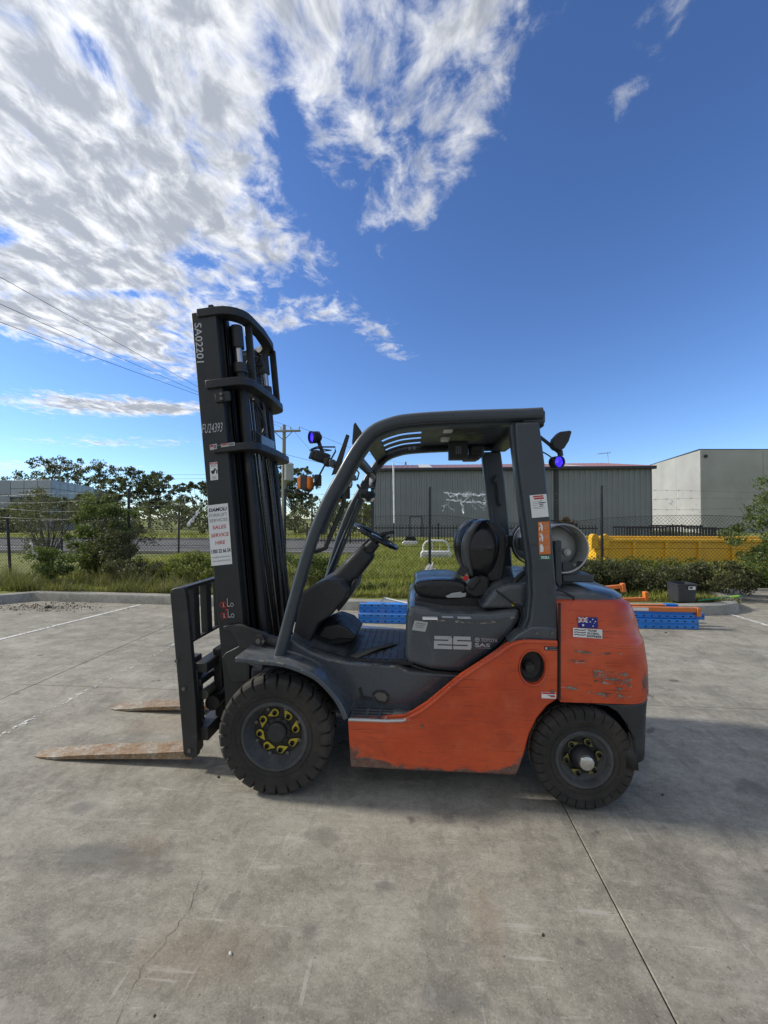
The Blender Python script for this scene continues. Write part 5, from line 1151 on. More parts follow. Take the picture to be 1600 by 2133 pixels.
# far-side work lamp, mirrors
MB().box(tuple(U(718, 992, .30)), (.10, .1, .08)).build('work_lamp', M_plas, FL, .014); MB().tube([U(728, 962, .3), U(740, 975, .3), U(748, 985, .3), U(744, 1000, .3)], .006, 6).build('lamp_guard', M_plas, FL)
def plate_mirror(name, pts, Y, th, mat, face):
    P = [Vector(U(a, b, Y)) for a, b in pts]; o = MB().loft([[p for p in P], [p + Vector((0, th, 0)) for p in P]]).build(name, M_plas, FL, .006, 2)
    c = sum(P, Vector()) / len(P); MB().add([c + (p - c) * .86 + Vector((0, -.0025, 0)) for p in P], [tuple(range(len(P)))]).build('glass', face, o, smooth=0)
plate_mirror('rear_mirror', [(770, 984), (776, 983), (784, 990), (784, 1000), (781, 1018), (777, 1020), (768, 1016), (768, 1000)], .22, .02, M_plas, M_mirror)
plate_mirror('rear_mirror', [(727, 975), (733, 973), (734, 1010), (731, 1017), (723, 1016), (723, 985)], .1, .02, M_tankw, M_tankw)
dm = U(765, 1030, .20); MB().lathe([(0, -.05), (.03, -.045), (.055, -.02), (.062, .0), (.05, .02), (0, .025)], (dm.x, dm.y, dm.z), 20, 'z').build('dome_mirror', M_plas, FL); MB().lathe([(0, -.052), (.028, -.048), (.05, -.026), (.03, -.02), (0, -.02)], (dm.x + .012, dm.y - .02, dm.z - .004), 18, 'z').build('dome_glass', M_mirror, FL)
MB().tube([U(745, 1010, .3), U(752, 1022, .26), U(765, 1022, .2)], .01, 6).build('mirror_arm', M_plas, FL)
# horn-like stub and antenna blade above the rail
MB().prism(px([(733, 925), (736, 884), (740, 879), (744, 885), (752, 897), (758, 915)], -.415), -.415, -.39).build('aerial_fin', M_plas, FL, .004); MB().prism(px([(690, 990), (721, 904), (728, 907), (706, 985)], -.42), -.42, -.41).build('screen_edge', M_plas, FL, .002)
# rear lamp cluster
rl = U(1158, 962, -.30)
lamp('blue_spot_lamp', U(1165, 962, -.34), (.30, -.95, -.06), .033, .065, M_blue)
MB().tube([U(1122, 908, -.36), U(1140, 922, -.34), U(1166, 944, -.32)], .010, 8).build('lamp_arm', M_plas, FL); MB().tube([U(1166, 938, -.32), U(1168, 950, -.32)], .016, 8).build('lamp_joint', M_plas, FL)
MB().prism(px([(1150, 926), (1154, 912), (1166, 899), (1188, 896), (1192, 899), (1186, 918), (1176, 934), (1166, 938), (1156, 934)], -.36), -.36, -.30).build('reversing_lamp', M_plas, FL, .014, 3)
MB().bb(U(1120, 866, -.40).x, U(1132, 888, -.40).x, -.42, -.30, U(1126, 890, -.4).z, U(1126, 866, -.4).z).build('tail_lamp', M_plas, FL, .008)
MB().tube(smoothpts(px([(1128, 940), (1145, 950), (1152, 958)], -.36), 3), .004, 5).build('lamp_cable', M_plas, FL)
# grip on the far rear pillar
MB().tube(smoothpts(px([(1034, 990), (1030, 1002), (1036, 1010), (1040, 1046), (1044, 1052)], .40), 4), .012, 8).build('rear_grip', M_plas, FL)

# ---- stickers on the near rear pillar
s1 = Decal('service_sticker', -.506, (1103, 1032), (1138, 1029), (1108, 1079), M_wsti); s1.rect(.2, .04, .8, .10, M_inkr).rect(.24, .13, .82, .20, M_inkr)
for v, a, b in ((.30, .1, .6), (.38, .1, .8), (.46, .1, .4), (.54, .1, .5), (.60, .15, .85)): s1.rect(a, v, b, v + .012, M_inkg)
for v, a, b in ((.26, .6, .68), (.345, .5, .9), (.43, .5, .75), (.50, .52, .74)): s1.rect(a, v, b, v + .03, M_inkk)
s1.done('print')
s2 = Decal('climbing_sticker', -.506, (1120, 1087), (1144, 1086), (1123, 1155), M_osti)
def figure(d, v0, h):
    d.disc(.26, v0 + h * .10, .07, h * .07, M_wsti).poly([(.20, v0 + h * .2), (.36, v0 + h * .2), (.42, v0 + h * .5), (.24, v0 + h * .58)], M_wsti).poly([(.06, v0 + h * .12), (.12, v0 + h * .08), (.24, v0 + h * .26), (.20, v0 + h * .34)], M_wsti).poly([(.24, v0 + h * .55), (.42, v0 + h * .5), (.38, v0 + h * .95), (.28, v0 + h * .95)], M_wsti).poly([(.1, v0 + h * .55), (.28, v0 + h * .5), (.26, v0 + h * .62), (.16, v0 + h * .66), (.14, v0 + h * .86), (.06, v0 + h * .84)], M_wsti)
figure(s2, .02, .28); figure(s2, .34, .28); s2.poly([(.1, .70), (.3, .69), (.42, .8), (.36, .92), (.1, .93)], M_wsti)
for b0 in (.07, .40, .74):
    for k in range(4): s2.rect(.52, b0 + k * .045, .92 - (.15 if k == 3 else 0), b0 + k * .045 + .010, M_psti)
s2.rect(.02, .317, .98, .323, M_psti).rect(.02, .65, .98, .656, M_psti); s2.done('print')
s3 = Decal('carrier_sticker', -.506, (1123, 1157), (1147, 1156), (1124, 1166), M_grsti); s3.text('TOLL', .14, .22, .86, .78, M_wsti, .35, .05).done()

# ---- steering column, dash, pedals
M_dash = M_plas
prism('dash_cowl', [(604, 1350), (618, 1280), (627, 1236), (650, 1220), (682, 1206), (712, 1214), (725, 1230), (719, 1248), (706, 1262), (690, 1282), (662, 1300), (648, 1330), (640, 1356)], -.28, .28, M_dash, bevel=.014, seg=3)
prism('column_shroud', [(700, 1262), (722, 1234), (738, 1206), (742, 1214), (736, 1232), (716, 1262), (704, 1276)], -.16, .16, M_plas, bevel=.008)
prism('toe_board', [(640, 1356), (652, 1320), (670, 1308), (690, 1300), (720, 1310), (742, 1332), (735, 1338)], -.16, .22, M_plas, bevel=.015)
a, b = U(708, 1216, -.02), U(782, 1130, -.02); ax = (b - a).normalized(); sd = Vector((0, 1, 0)); nn = ax.cross(sd)
secs = []
for t, w_, h in ((-.15, .11, .085), (.1, .10, .082), (.16, .088, .074), (.5, .08, .068), (.74, .074, .062), (.80, .066, .056), (.84, .042, .038), (1.0, .036, .034)):
    c = a + (b - a) * t; secs.append([c + nn * (x * h / .5) + sd * (y * w_ / .5) for x, y in rrect(1, 1, .28, 3)])
MB().loft(secs).build('steering_column', M_dash, FL, smooth=40)
MB().tube([a + nn * .075 - sd * .02, a.lerp(b, .5) + nn * .062 - sd * .03, b + nn * .045], .008, 6).build('column_hose', M_hub, FL)
MB().cyl(a.lerp(b, .86) - sd * .055, a.lerp(b, .86) - sd * .075, .022, n=14).build('ignition_switch', M_hub, FL)
wc = U(784, 1118, -.02); q = ax.to_track_quat('Z', 'Y').to_matrix().to_4x4()
tl_ = (Matrix.Rotation(R(0), 4, 'Y')); wn = (U(743, 1096, -.02) - U(822, 1141, -.02)).normalized(); wax = Vector((-wn.z, 0, wn.x)); wax = wax if wax.z > 0 else -wax
q = wax.to_track_quat('Z', 'Y').to_matrix().to_4x4(); q.translation = wc
sw = MB().lathe([(.155 + .0135 * math.cos(i * 6.2832 / 10), .0135 * math.sin(i * 6.2832 / 10)) for i in range(10)], (0, 0, 0), 48, 'z').moved(q).build('steering_wheel', M_vinyl, FL, smooth=60)
for k in range(3):
    an = 6.283 * k / 3 + .5; MB().box((math.cos(an) * .08, math.sin(an) * .08, -.012), (.15, .03, .012), Matrix.Rotation(an, 3, 'Z')).moved(q).build('spoke', M_vinyl, sw, .004)
MB().lathe([(0, -.04), (.035, -.04), (.045, -.01), (.04, .008), (0, .012)], (0, 0, 0), 20, 'z').moved(q).build('boss', M_vinyl, sw)
kb_ = U(800, 1120, -.1); MB().cyl(tuple(kb_), tuple(U(800, 1108, -.1)), .014, n=12).build('knob_base', M_vinyl, sw)
MB().tube([U(792, 1116, -.12), U(802, 1112, -.12), U(808, 1110, -.12), U(822, 1108, -.12)], [.016, .014, .009, .012], 10).build('steering_knob', M_vinyl, sw)
MB().tube([U(762, 1148, .12), U(790, 1128, .18), U(812, 1118, .2)], [.006, .006, .010], 8).build('direction_lever', M_plas, FL)
for yy in (-.12, 0, .1): MB().box((U(690, 1310, yy).x, yy, U(690, 1310, yy).z), (.10, .07, .015), Matrix.Rotation(R(35), 3, 'Y')).build('pedal', M_hub, FL, .004)
prism('pedal_boot', [(660, 1326), (676, 1304), (704, 1300), (724, 1308), (742, 1327), (736, 1334), (708, 1332), (690, 1336)], -.22, -.10, M_hub, bevel=.012, seg=3)
# ---- seat
seat = prism('seat_base', [(864, 1246), (872, 1240), (1000, 1243), (1018, 1248), (1020, 1264), (1012, 1272), (880, 1268), (868, 1262)], -.24, .24, M_plas, bevel=.014, seg=3)
prism('seat_slide', [(896, 1266), (1010, 1270), (1010, 1278), (896, 1275)], -.23, .23, M_hub, seat, bevel=.004)
def cushion():
    top = px([(862, 1226), (860, 1215), (866, 1206), (882, 1203), (910, 1201), (940, 1201), (965, 1206), (975, 1214), (972, 1234), (955, 1244), (920, 1245), (885, 1242), (868, 1236)], -.15)
    secs = []; c = sum(top, Vector()) / len(top)
    for y_, f_ in ((-.255, .72), (-.25, .88), (-.22, 1.0), (-.12, 1.02), (0, .94), (.12, 1.02), (.22, 1.0), (.25, .88), (.255, .72)):
        secs.append([(c.x + (p.x - c.x) * (f_ * .5 + .5 if f_ < .95 else 1), y_, c.z + (p.z - c.z) * f_) for p in top])
    return MB().loft(secs).build('seat_cushion', M_vinyl, seat, smooth=60, subd=1)
cushion()
Decal('adjust_lever', -.262, (928, 1233), (971, 1232), (928, 1245), None, seat).poly([(0, .7), (.3, .2), (.75, 0), (.8, .25), (1, .2), (.98, .85), (.75, 1), (.1, 1)], M_tankw).done()
bk = []
for z_px, xf, xb, hw in ((1214, 978, 1014, .19), (1196, 974, 1026, .225), (1170, 962, 1036, .25), (1142, 958, 1042, .26), (1118, 964, 1042, .25), (1100, 974, 1036, .225), (1088, 988, 1030, .185), (1081, 1000, 1022, .14)):
    a, b = U(xf, z_px, -.2), U(xb, z_px, -.2); sec = []; x0_, x1_ = a.x, b.x
    for yy, fx in ((-1, .35), (-.98, .15), (-.88, .0), (-.70, .10), (-.45, .40), (0, .50), (.45, .40), (.70, .10), (.88, .0), (.98, .15), (1, .35), (1, .88), (.92, 1.0), (0, 1.05), (-.92, 1.0), (-1, .88)):
        sec.append((x0_ + (x1_ - x0_) * fx, hw * yy, a.z))
    bk.append(sec)
M_vin_lit = pmat('lit vinyl bolster', (.055, .058, .062), .38, var=.15, dust=.2)  # seat vinyl made paler: light on the side wing painted into its colour
MB().loft(bk).build('backrest', M_vinyl, seat, smooth=70, subd=2)
wing = []
for z_px, xf, xb in ((1204, 978, 990), (1180, 966, 984), (1155, 959, 980), (1130, 960, 982), (1108, 969, 990), (1092, 984, 1000), (1084, 998, 1008)):
    a, b = U(xf, z_px, -.262), U(xb, z_px, -.262); wing.append([(a.x + (b.x - a.x) * fx, yy, a.z) for fx, yy in ((0, -.225), (.15, -.255), (.5, -.268), (1, -.258), (1, -.23), (.4, -.20))])
mb = MB().loft(wing); mb.build('bolster', M_vin_lit, seat, smooth=70, subd=2); mb.mirror().build('bolster', M_vin_lit, seat, smooth=70, subd=2)
prism('backrest_shell', [(1014, 1086), (1040, 1090), (1056, 1108), (1058, 1160), (1048, 1214), (1010, 1214), (1026, 1160), (1030, 1120)], -.225, .225, M_plas, seat, bevel=.02, seg=3)
prism('recline_housing', [(968, 1226), (984, 1208), (1006, 1200), (1020, 1206), (1018, 1240), (990, 1246), (974, 1238)], -.27, -.20, M_plas, seat, bevel=.012)
MB().box(tuple(U(963, 1189, -.27)), (.05, .014, .055), Matrix.Rotation(R(28), 3, 'Y')).build('belt_buckle', M_plas, seat, .005)
MB().box(tuple(U(970, 1204, -.27)), (.03, .012, .03), Matrix.Rotation(R(28), 3, 'Y')).build('buckle_button', M_inkr, seat, .003)
prism('belt_reel_cover', [(970, 1218), (992, 1200), (1004, 1206), (984, 1232)], -.285, -.25, M_plas, seat, bevel=.01)
MB().tube(smoothpts(px([(1042, 1110), (1054, 1120), (1052, 1140), (1044, 1160), (1040, 1180), (1038, 1218)], -.22), 4), .006, 6).build('belt_strap', M_hub, seat)
# hose looping from the hood
MB().tube(smoothpts([U(1116, 1180, -.33), U(1096, 1190, -.34), U(1078, 1206, -.36), U(1070, 1214, -.36), U(1078, 1222, -.36), U(1098, 1222, -.36), U(1120, 1216, -.34)], 4), .014, 8).build('gas_hose', M_hub, FL, smooth=60)
MB().lathe([(0, 0), (.008, 0), (.008, .012), (.012, .014), (.012, .02), (0, .02)], tuple(U(1069, 1262, -.40)), 8, 'z').build('hood_catch', M_ind, FL)

# ---- mast (leaning forward)
TAU = R(5.64); MO = Vector((-.356, 0, .1)); MU = Vector((-math.sin(TAU), 0, math.cos(TAU))); MA = Vector((math.cos(TAU), 0, math.sin(TAU)))
def MP(a, b, h): return MO + MA * a + MU * h + Vector((0, b, 0))
def mbox(mb, a0, a1, b0, b1, h0, h1): return mb.hexa([MP(a, b, h) for a in (a0, a1) for b in (b0, b1) for h in (h0, h1)])
HT = 2.647; W2 = .33
mast = MB(); mbox(mast, 0, .155, -W2, -W2 + .018, .05, HT)
mst = mast.build('mast_rail', M_mast, FL, .004)
for nm, parts in (('mast_rail_flange', [(.0, .018, -W2 + .018, -W2 + .07), (.137, .155, -W2 + .018, -W2 + .07)]),):
    for a0, a1, b0, b1 in parts:
        mb = MB(); mbox(mb, a0, a1, b0, b1, .05, HT); mb.build('rail_flange', M_mast, mst, .003); mb.mirror().build('rail_flange', M_mast, mst, .003)
mb = MB(); mbox(mb, 0, .155, W2 - .018, W2, .05, HT); mb.build('far_rail', M_mast, mst, .004)
for b, a0, a1, h1 in ((-.262, .03, .185, HT - .02), (-.205, .05, .20, HT - .05)):
    mb = MB(); mbox(mb, a0, a1, b - .012, b + .008, .1, h1); mbox(mb, a1 - .018, a1, b - .012, b + .05, .1, h1); mbox(mb, a0, a0 + .018, b - .012, b + .05, .1, h1)
    mb.build('inner_rail', M_mast, mst, .003); mb.mirror().build('inner_rail', M_mast, mst, .003)
def cross(name, h0, h1, a_back, a0=.06, rad=.10, bw=.06, ext=.015, fill=True, bout=.0):
    w_ = W2 + ext; out = [(a0, -w_), (a0 + .04, -w_ - bout), (a_back - rad, -w_ - bout * .5)]
    for i in range(1, 6): t = i / 6 * math.pi / 2; out.append((a_back - rad + rad * math.sin(t), -w_ + rad * (1 - math.cos(t))))
    out += [(a_back, -w_ + rad), (a_back + .012, 0)]
    outer = out + [(a, -b) for a, b in reversed(out[:-1])]
    inner = [(a - bw if a > .15 else a, b * (1 - bw / w_) if abs(b) > .05 else b) for a, b in outer]
    mb = MB(); m_ = len(outer); secs = []
    for i in range(m_):
        (a, b), (c, d) = outer[i], inner[i]; secs.append([MP(a, b, h0), MP(a, b, h1), MP(c, d, h1), MP(c, d, h0)])
    mb.loft(secs); return mb.build(name, M_mast, mst, .004)
cross('top_crossmember', HT - .035, HT + .015, .325, .04, .16, .07, .012)
cross('crossmember', 2.165, 2.215, .335, .06, .10, .075, .02)
cross('crossmember', 1.770, 1.815, .345, .07, .10, .075, .02)
MB().hexa([MP(a, b, h) for a in (.115, .145) for b in (-W2 - .01, -W2 + .03) for h in (HT + .012, HT + .03)]).build('top_lug', M_mast, mst, .003)
for b, a0 in ((-.16, .262), (.27, .27)):
    mb = MB(); mbox(mb, a0, a0 + .045, b - .012, b + .012, 2.19, HT - .02); mb.build('guard_bar', M_mast, mst, .004)
# cylinders: body, gland and bright rod
for b in (-.225, .225):
    c = MB().cyl(MP(.235, b, .12), MP(.235, b, 2.30), .030, n=16).build('lift_cylinder', M_hub, mst)
    MB().cyl(MP(.235, b, 2.28), MP(.235, b, 2.34), .040, n=16).build('gland', M_fab, c); MB().cyl(MP(.235, b, 2.33), MP(.235, b, 2.56), .022, n=14).build('rod', M_steel, c)
    MB().cyl(MP(.235, b, 2.44), MP(.235, b, 2.58), .036, n=14).build('rod_eye', M_mast, c)
MB().cyl(MP(.2, 0, .2), MP(.2, 0, 1.3), .045, n=16).build('free_lift_cylinder', M_mast, mst)
# chain sheave
pc = MP(.245, .02, 2.42)
q = Matrix.Translation(pc); sh = MB().lathe([(.016, -.018), (.05, -.016), (.062, -.02), (.066, -.016), (.06, -.006), (.06, .006), (.066, .016), (.062, .02), (.016, .018)], (0, 0, 0), 28).moved(q).build('chain_sheave', M_plas, mst, smooth=40)
for k in range(6):
    an = k * 1.047; MB().box((math.cos(an) * .035, -.02, math.sin(an) * .035), (.04, .006, .008), Matrix.Rotation(-an, 3, 'Y')).moved(q).build('sheave_spoke', M_fab, sh)
MB().cyl((pc.x, pc.y - .03, pc.z), (pc.x, pc.y, pc.z), .011, n=10).build('sheave_pin', M_steel, sh)
# hoses: bundled tubes running down the mast
for i, (b0, b1, a0, a1, r) in enumerate(((-.17, -.10, .22, .215, .012), (-.14, -.05, .215, .24, .013), (-.11, -.02, .24, .25, .010), (-.08, .03, .21, .22, .012), (-.04, .06, .235, .24, .012), (.0, .1, .22, .21, .010), (.10, .14, .24, .25, .013), (.15, .17, .23, .22, .010), (.19, .19, .245, .24, .012))):
    h1 = 2.15 if i % 3 else 1.78
    MB().tube(smoothpts([MP(a0, b0, h1), MP(a0 + .01, b0 + .01, 1.5), MP((a0 + a1) / 2 + .015, (b0 + b1) / 2 - .01, 1.0), MP(a1, b1, .6), MP(a1 + .02, b1, .25)], 6), r, 7).build('hydraulic_hose', M_hub if i % 2 else M_vinyl, mst, smooth=60)
# leaf chain: alternating link plates
for b in (.075,):
    ch = MB(); h = .35
    while h < 2.38: mbox(ch, .255, .263, b - .010, b + .010, h, h + .016); mbox(ch, .256, .266, b - .006, b + .006, h + .016, h + .022); h += .024
    o = ch.build('lift_chain', M_bolt, mst); o['kind'] = 'stuff'
MB().tube(smoothpts([MP(.25, -.10, 2.15), MP(.27, -.02, 2.08), MP(.275, .0, 1.98), MP(.26, -.06, 1.90), MP(.24, -.16, 1.84)], 5), .011, 7).build('hose_loop', M_hub, mst, smooth=60)
for i in range(2):
    MB().cyl(MP(.30 if i else .30, (-.12 + i * .2), .3), MP(.27, (-.12 + i * .2), 1.78), .004, n=5).build('guide_wire', M_bolt, mst)
MB().prism(px([(510, 900), (522, 893), (545, 905), (545, 925), (512, 915)], -.1), -.1, .15).build('hose_bracket', M_gray, mst, .004)
# stop block with two bolts on the near rail
sb = MB(); mbox(sb, .11, .205, -W2 - .016, -W2 - .002, 2.075, 2.135); sbo = sb.build('stop_block', M_mast, mst, .004)
for hh in (2.09, 2.118): MB().cyl(MP(.155, -W2 - .03, hh), MP(.155, -W2 - .014, hh), .0105, n=6).build('bolt', M_bolt, sbo)
# mast foot brackets and tilt pin
prism('mast_bracket', [(464, 1306), (472, 1303), (500, 1301), (548, 1318), (562, 1332), (558, 1345), (520, 1352), (500, 1352), (490, 1330), (480, 1316), (468, 1312)], -.36, -.335, M_fab, bevel=.004, mirror=True)
prism('mast_foot', [(462, 1370), (470, 1360), (486, 1352), (500, 1345), (520, 1350), (520, 1420), (480, 1420), (470, 1378)], -.355, -.335, M_fab, bevel=.004, mirror=True)
pn = U(541, 1334, -.37); tp = MB().cyl((pn.x, -.385, pn.z), (pn.x, -.30, pn.z), .034, n=20).build('tilt_pin', M_fab, FL); MB().cyl((pn.x, -.395, pn.z), (pn.x, -.384, pn.z), .014, n=12).build('pin_bolt', M_bolt, tp); MB().cyl((pn.x + .028, -.392, pn.z), (pn.x + .028, -.38, pn.z), .009, n=10).build('pin_bolt', M_bolt, tp)
MB().cyl((pn.x, -.33, pn.z), (.45, -.33, .60), .035, n=14).build('tilt_cylinder', M_fab, FL)
# mast lettering and labels
YM = -W2
Decal('fleet_number', YM, (405, 674), (420, 673), (411, 756), None, mst).down('SA02201', 0, 0, 1, 1, M_silver, .012).done()
Decal('paint_pen_number', YM, (421, 884), (464, 880), (421.5, 903), None, mst).text('FU24393', 0, .0, 1, 1, M_silver, .25, -.004).done()
ds = Decal('dealer_sticker', YM, (432, 1053), (475, 1048), (441, 1179), M_wsti, mst)
ds.text('DAMOLI', .06, .055, .94, .115, M_inkb, .2, .035).text('FORKLIFT', .06, .15, .93, .20, M_inkg).text('SERVICES', .06, .235, .93, .285, M_inkg).text('SALES', .18, .345, .84, .405, M_inkr, .15, .012).text('SERVICE', .08, .475, .95, .535, M_inkr, .15, .012).text('HIRE', .26, .60, .75, .66, M_inkr, .15, .012).text('1300 32 66 54', .05, .735, .97, .80, M_inkb, 0, .025).text('info@damoli.com.au', .06, .85, .94, .885, M_inkg).text('www.damoli.com.au', .06, .91, .94, .94, M_inkg).done()
dl = Decal('hazard_label', YM, (437, 964), (453, 962), (439, 1001), M_wsti, mst)
dl.rect(.05, .02, .95, .11, M_inkr).text('DANGER', .2, .035, .8, .095, M_wsti, 0, .02, 2)
for k in range(2): dl.rect(.12, .15 + k * .06, .88, .17 + k * .06, M_inkg)
dl.poly([(.1, .5), (.5, .42), (.62, .5), (.55, .62), (.3, .68)], M_inkk).poly([(.55, .34), (.75, .34), (.75, .48), (.55, .5)], M_inkk).poly([(.8, .45), (.95, .42), (.95, .66), (.8, .66)], M_inkk)
for k in range(3): dl.rect(.2, .78 + k * .07, .8, .80 + k * .07, M_inkg)
dl.done('print')
for (tl, tr, bl) in (((437, 927), (452, 924), (438, 938)), ((460, 925), (489, 921), (461, 932))):
    l_ = Decal('crossmember_label', -W2 - .022, tl, tr, bl, M_psti, mst); l_.rect(.05, .1, .5, .45, M_inkr).rect(.55, .2, .9, .8, M_inkg).done('print')
wm = Decal('no_riding_marks', YM, (458, 1246), (487, 1244), (461, 1293), None, mst)
for v in (.30, .78): wm.ring(.24, v, .24, .15, .14, M_inkr).poly([(.10, v - .10), (.14, v - .12), (.40, v + .10), (.36, v + .12)], M_inkr, 1.2).rect(.20, v - .08, .28, v + .09, M_psti, 1).rect(.52, v - .28, .56, v + .10, M_psti).rect(.52, v + .06, .70, v + .10, M_psti).ring(.85, v + .02, .12, .09, .3, M_psti)
wm.poly([(.42, .46), (.62, .56), (.34, .57)], M_inkr).done()
fr_ = Decal('far_hazard_label', W2 - .05, (558, 972), (572, 972), (562, 1038), M_psti, mst)
fr_.rect(.05, .02, .95, .2, M_inkr).rect(.2, .25, .8, .4, M_inkk).poly([(.2, .5), (.5, .44), (.8, .5), (.5, .56)], M_inkk).rect(.25, .62, .75, .74, M_inkk).rect(.3, .82, .7, .95, M_inkk).done('print')

# ---- carriage, backrest and forks
YB = -.40
car_ = prism('backrest_post', [(354, 1236), (357, 1228), (364, 1225), (380, 1223), (384, 1226), (388, 1246), (396, 1330), (402, 1400), (408, 1470), (411, 1540), (411, 1575), (402, 1579), (386, 1577), (382, 1570), (379, 1530), (371, 1430), (363, 1340)], YB, YB + .035, M_fab, bevel=.004, seg=2)
TB0, TB1 = U(369, 1226, YB), U(383, 1574, YB)
bdir = (TB0 - U(400, 1560, YB)); bdir.y = 0
def BP(t, y_, da=0.0): p = TB0.lerp(TB1, t); return Vector((p.x + da, y_, p.z))
MB().hexa([BP(t, y_, da) for da in (-.030, .020) for y_ in (YB + .03, .42) for t in (.0, .022)]).build('backrest_top_bar', M_fab, car_, .004)
MB().hexa([BP(t, y_, da) for da in (-.018, .018) for y_ in (YB + .03, .42) for t in (.345, .36)]).build('backrest_low_bar', M_fab, car_, .004)
for y_ in (-.235, -.085, .085, .235, .40):
    MB().hexa([BP(t, y_ + dy, da) for da in (-.024, .024) for dy in (-.03, .03) for t in (.02, .352)]).build('backrest_bar', M_fab, car_, .003)
for (x_, y_) in ((369, 1376), (384, 1434), (396, 1563)): p = U(x_, y_, YB); MB().cyl((p.x, YB - .010, p.z), (p.x, YB, p.z), .011, n=6).build('bolt', M_bolt, car_)
carr = MB(); 
for t0_, t1_, d0, d1 in ((.46, .52, .06, .14), (.56, .60, .03, .10), (.85, .93, .04, .13)):
    MB().hexa([BP(t, y_, da) for da in (d0, d1) for y_ in (-.36, .42) for t in (t0_, t1_)]).build('carriage_bar', M_fab, car_, .006)
for y_ in (-.37, .33): MB().hexa([BP(t, y_ + dy, da) for da in (.03, .085) for dy in (0, .04) for t in (.50, .98)]).build('carriage_side', M_fab, car_, .006)
MB().hexa([BP(t, y_, da) for da in (.10, .16) for y_ in (-.22, .22) for t in (.42, .94)]).build('carriage_plate', M_hub, car_, .01)
MB().cyl(BP(.73, -.30, .13), BP(.73, .3, .13), .045, n=14).build('side_shift_cylinder', M_hub, car_)
MB().cyl(BP(.67, -.32, .09), BP(.67, -.18, .09), .03, n=12).build('cylinder_port', M_bolt, car_)
MB().tube(smoothpts([BP(.70, -.26, .13), BP(.66, -.28, .19), BP(.58, -.27, .23), BP(.55, -.25, .27), BP(.60, -.24, .30)], 4), .008, 7).build('shift_hose', M_hub, car_, smooth=60)
for k in range(4): MB().cyl(BP(.72 + k * .03, -.345, .085), BP(.72 + k * .03, -.33, .085), .014, n=8).build('bolt', M_fab, car_)
def fork(yc, parent):
    hx = U(405, 1560, -.36).x; t = MB(); zt = .098; tipx = -1.605
    secs = []
    for x, z0_, z1_, hw in ((hx - .01, .048, zt, .06), (hx - .06, .045, .094, .06), (hx - .3, .036, .072, .06), (hx - .7, .018, .044, .06), (tipx + .16, .006, .024, .058), (tipx + .05, .003, .013, .046), (tipx, .002, .006, .026)):
        secs.append([(x, yc - hw, z0_), (x, yc + hw, z0_), (x, yc + hw, z1_), (x, yc - hw, z1_)])
    o = t.loft(secs).build('fork', M_fork, parent, .003)
    sh = MB(); sh.hexa([BP(q, yc + dy, da) for da in (.0, .05) for dy in (-.06, .06) for q in (.44, .985)]).build('fork_shank', M_fab, o, .006)
fork(-.305, FL); fork(.31, FL)

# ---- gas bottle and its cradle
gc0 = U(1166, 1141, -.33)
gb = empty('gas_bottle', tuple(gc0)); tag(gb, 'grey forklift gas bottle lying across the rear bracket', 'gas bottle')
MB().lathe([(0, .03), (.06, .032), (.10, .045), (.132, .075), (.146, .12), (.146, .62), (.136, .68), (.10, .72), (0, .735)], (0, 0, 0), 40).moved(Matrix.Diagonal((.93, 1, .93, 1))).build('vessel', M_tankw, gb, smooth=50)
collar = MB().lathe([(.140, -.055), (.147, -.058), (.149, -.05), (.144, .08), (.138, .09), (.137, .07), (.140, -.045)], (0, 0, 0), 40).moved(Matrix.Diagonal((.93, 1, .93, 1))); collar.build('collar', M_tankw, gb, smooth=50)
for x, z, r, l_ in ((-.02, .02, .020, .05), (.04, -.025, .02, .04), (-.04, -.08, .022, .05)):
    v_ = MB().lathe([(0, -l_), (r * .6, -l_), (r * .6, -l_ * .8), (r, -l_ * .75), (r, .03), (0, .03)], (x, .02, z), 14).build('valve', M_tankw, gb)
MB().lathe([(0, -.052), (.011, -.052), (.011, -.04), (0, -.04)], (-.02, .02, .02), 12).build('valve_bore', M_hub, gb)
lb = MB(); 
for i in range(8):
    a0, a1 = R(55 - i * 9), R(55 - (i + 1) * 9); lb.add([(.127 * math.cos(a0), -.06, .127 * math.sin(a0)), (.127 * math.cos(a1), -.06, .127 * math.sin(a1)), (.127 * math.cos(a1), .0, .127 * math.sin(a1)), (.127 * math.cos(a0), .0, .127 * math.sin(a0))], [(0, 1, 2, 3)])
lb.build('rating_label', M_psti, gb, smooth=0)
for y_ in (.16, .48):
    st_ = MB().lathe([(.149, y_ - .02), (.156, y_ - .02), (.156, y_ + .02), (.149, y_ + .02)], tuple(gc0), 36).build('bottle_strap', M_hub, FL); 
    MB().bb(gc0.x - .185, gc0.x - .15, gc0.y + y_ - .03, gc0.y + y_ + .03, gc0.z - .03, gc0.z + .05).build('strap_clamp', M_plas, st_, .005)
prism('bottle_cradle', [(1172, 1172), (1212, 1172), (1214, 1168), (1222, 1168), (1222, 1176), (1206, 1182), (1210, 1192), (1196, 1198), (1172, 1196)], -.37, -.345, M_guard, bevel=.004)
prism('bottle_tray', [(1172, 1196), (1232, 1196), (1238, 1200), (1238, 1214), (1172, 1213)], -.37, .30, M_guard, bevel=.008)
prism('cradle_post', [(1156, 1128), (1168, 1126), (1170, 1128), (1171, 1215), (1166, 1226), (1158, 1212)], -.40, -.36, M_guard, bevel=.006)
MB().bb(gc0.x - .05, gc0.x + .10, gc0.y + .05, gc0.y + .6, gc0.z - .35, gc0.z - .17).build('cradle_saddle', M_guard, FL, .01)
cbp = U(1196, 1176, -.37); MB().cyl((cbp.x, -.376, cbp.z), (cbp.x, -.36, cbp.z), .010, n=10).build('cradle_bolt', M_bolt, FL)
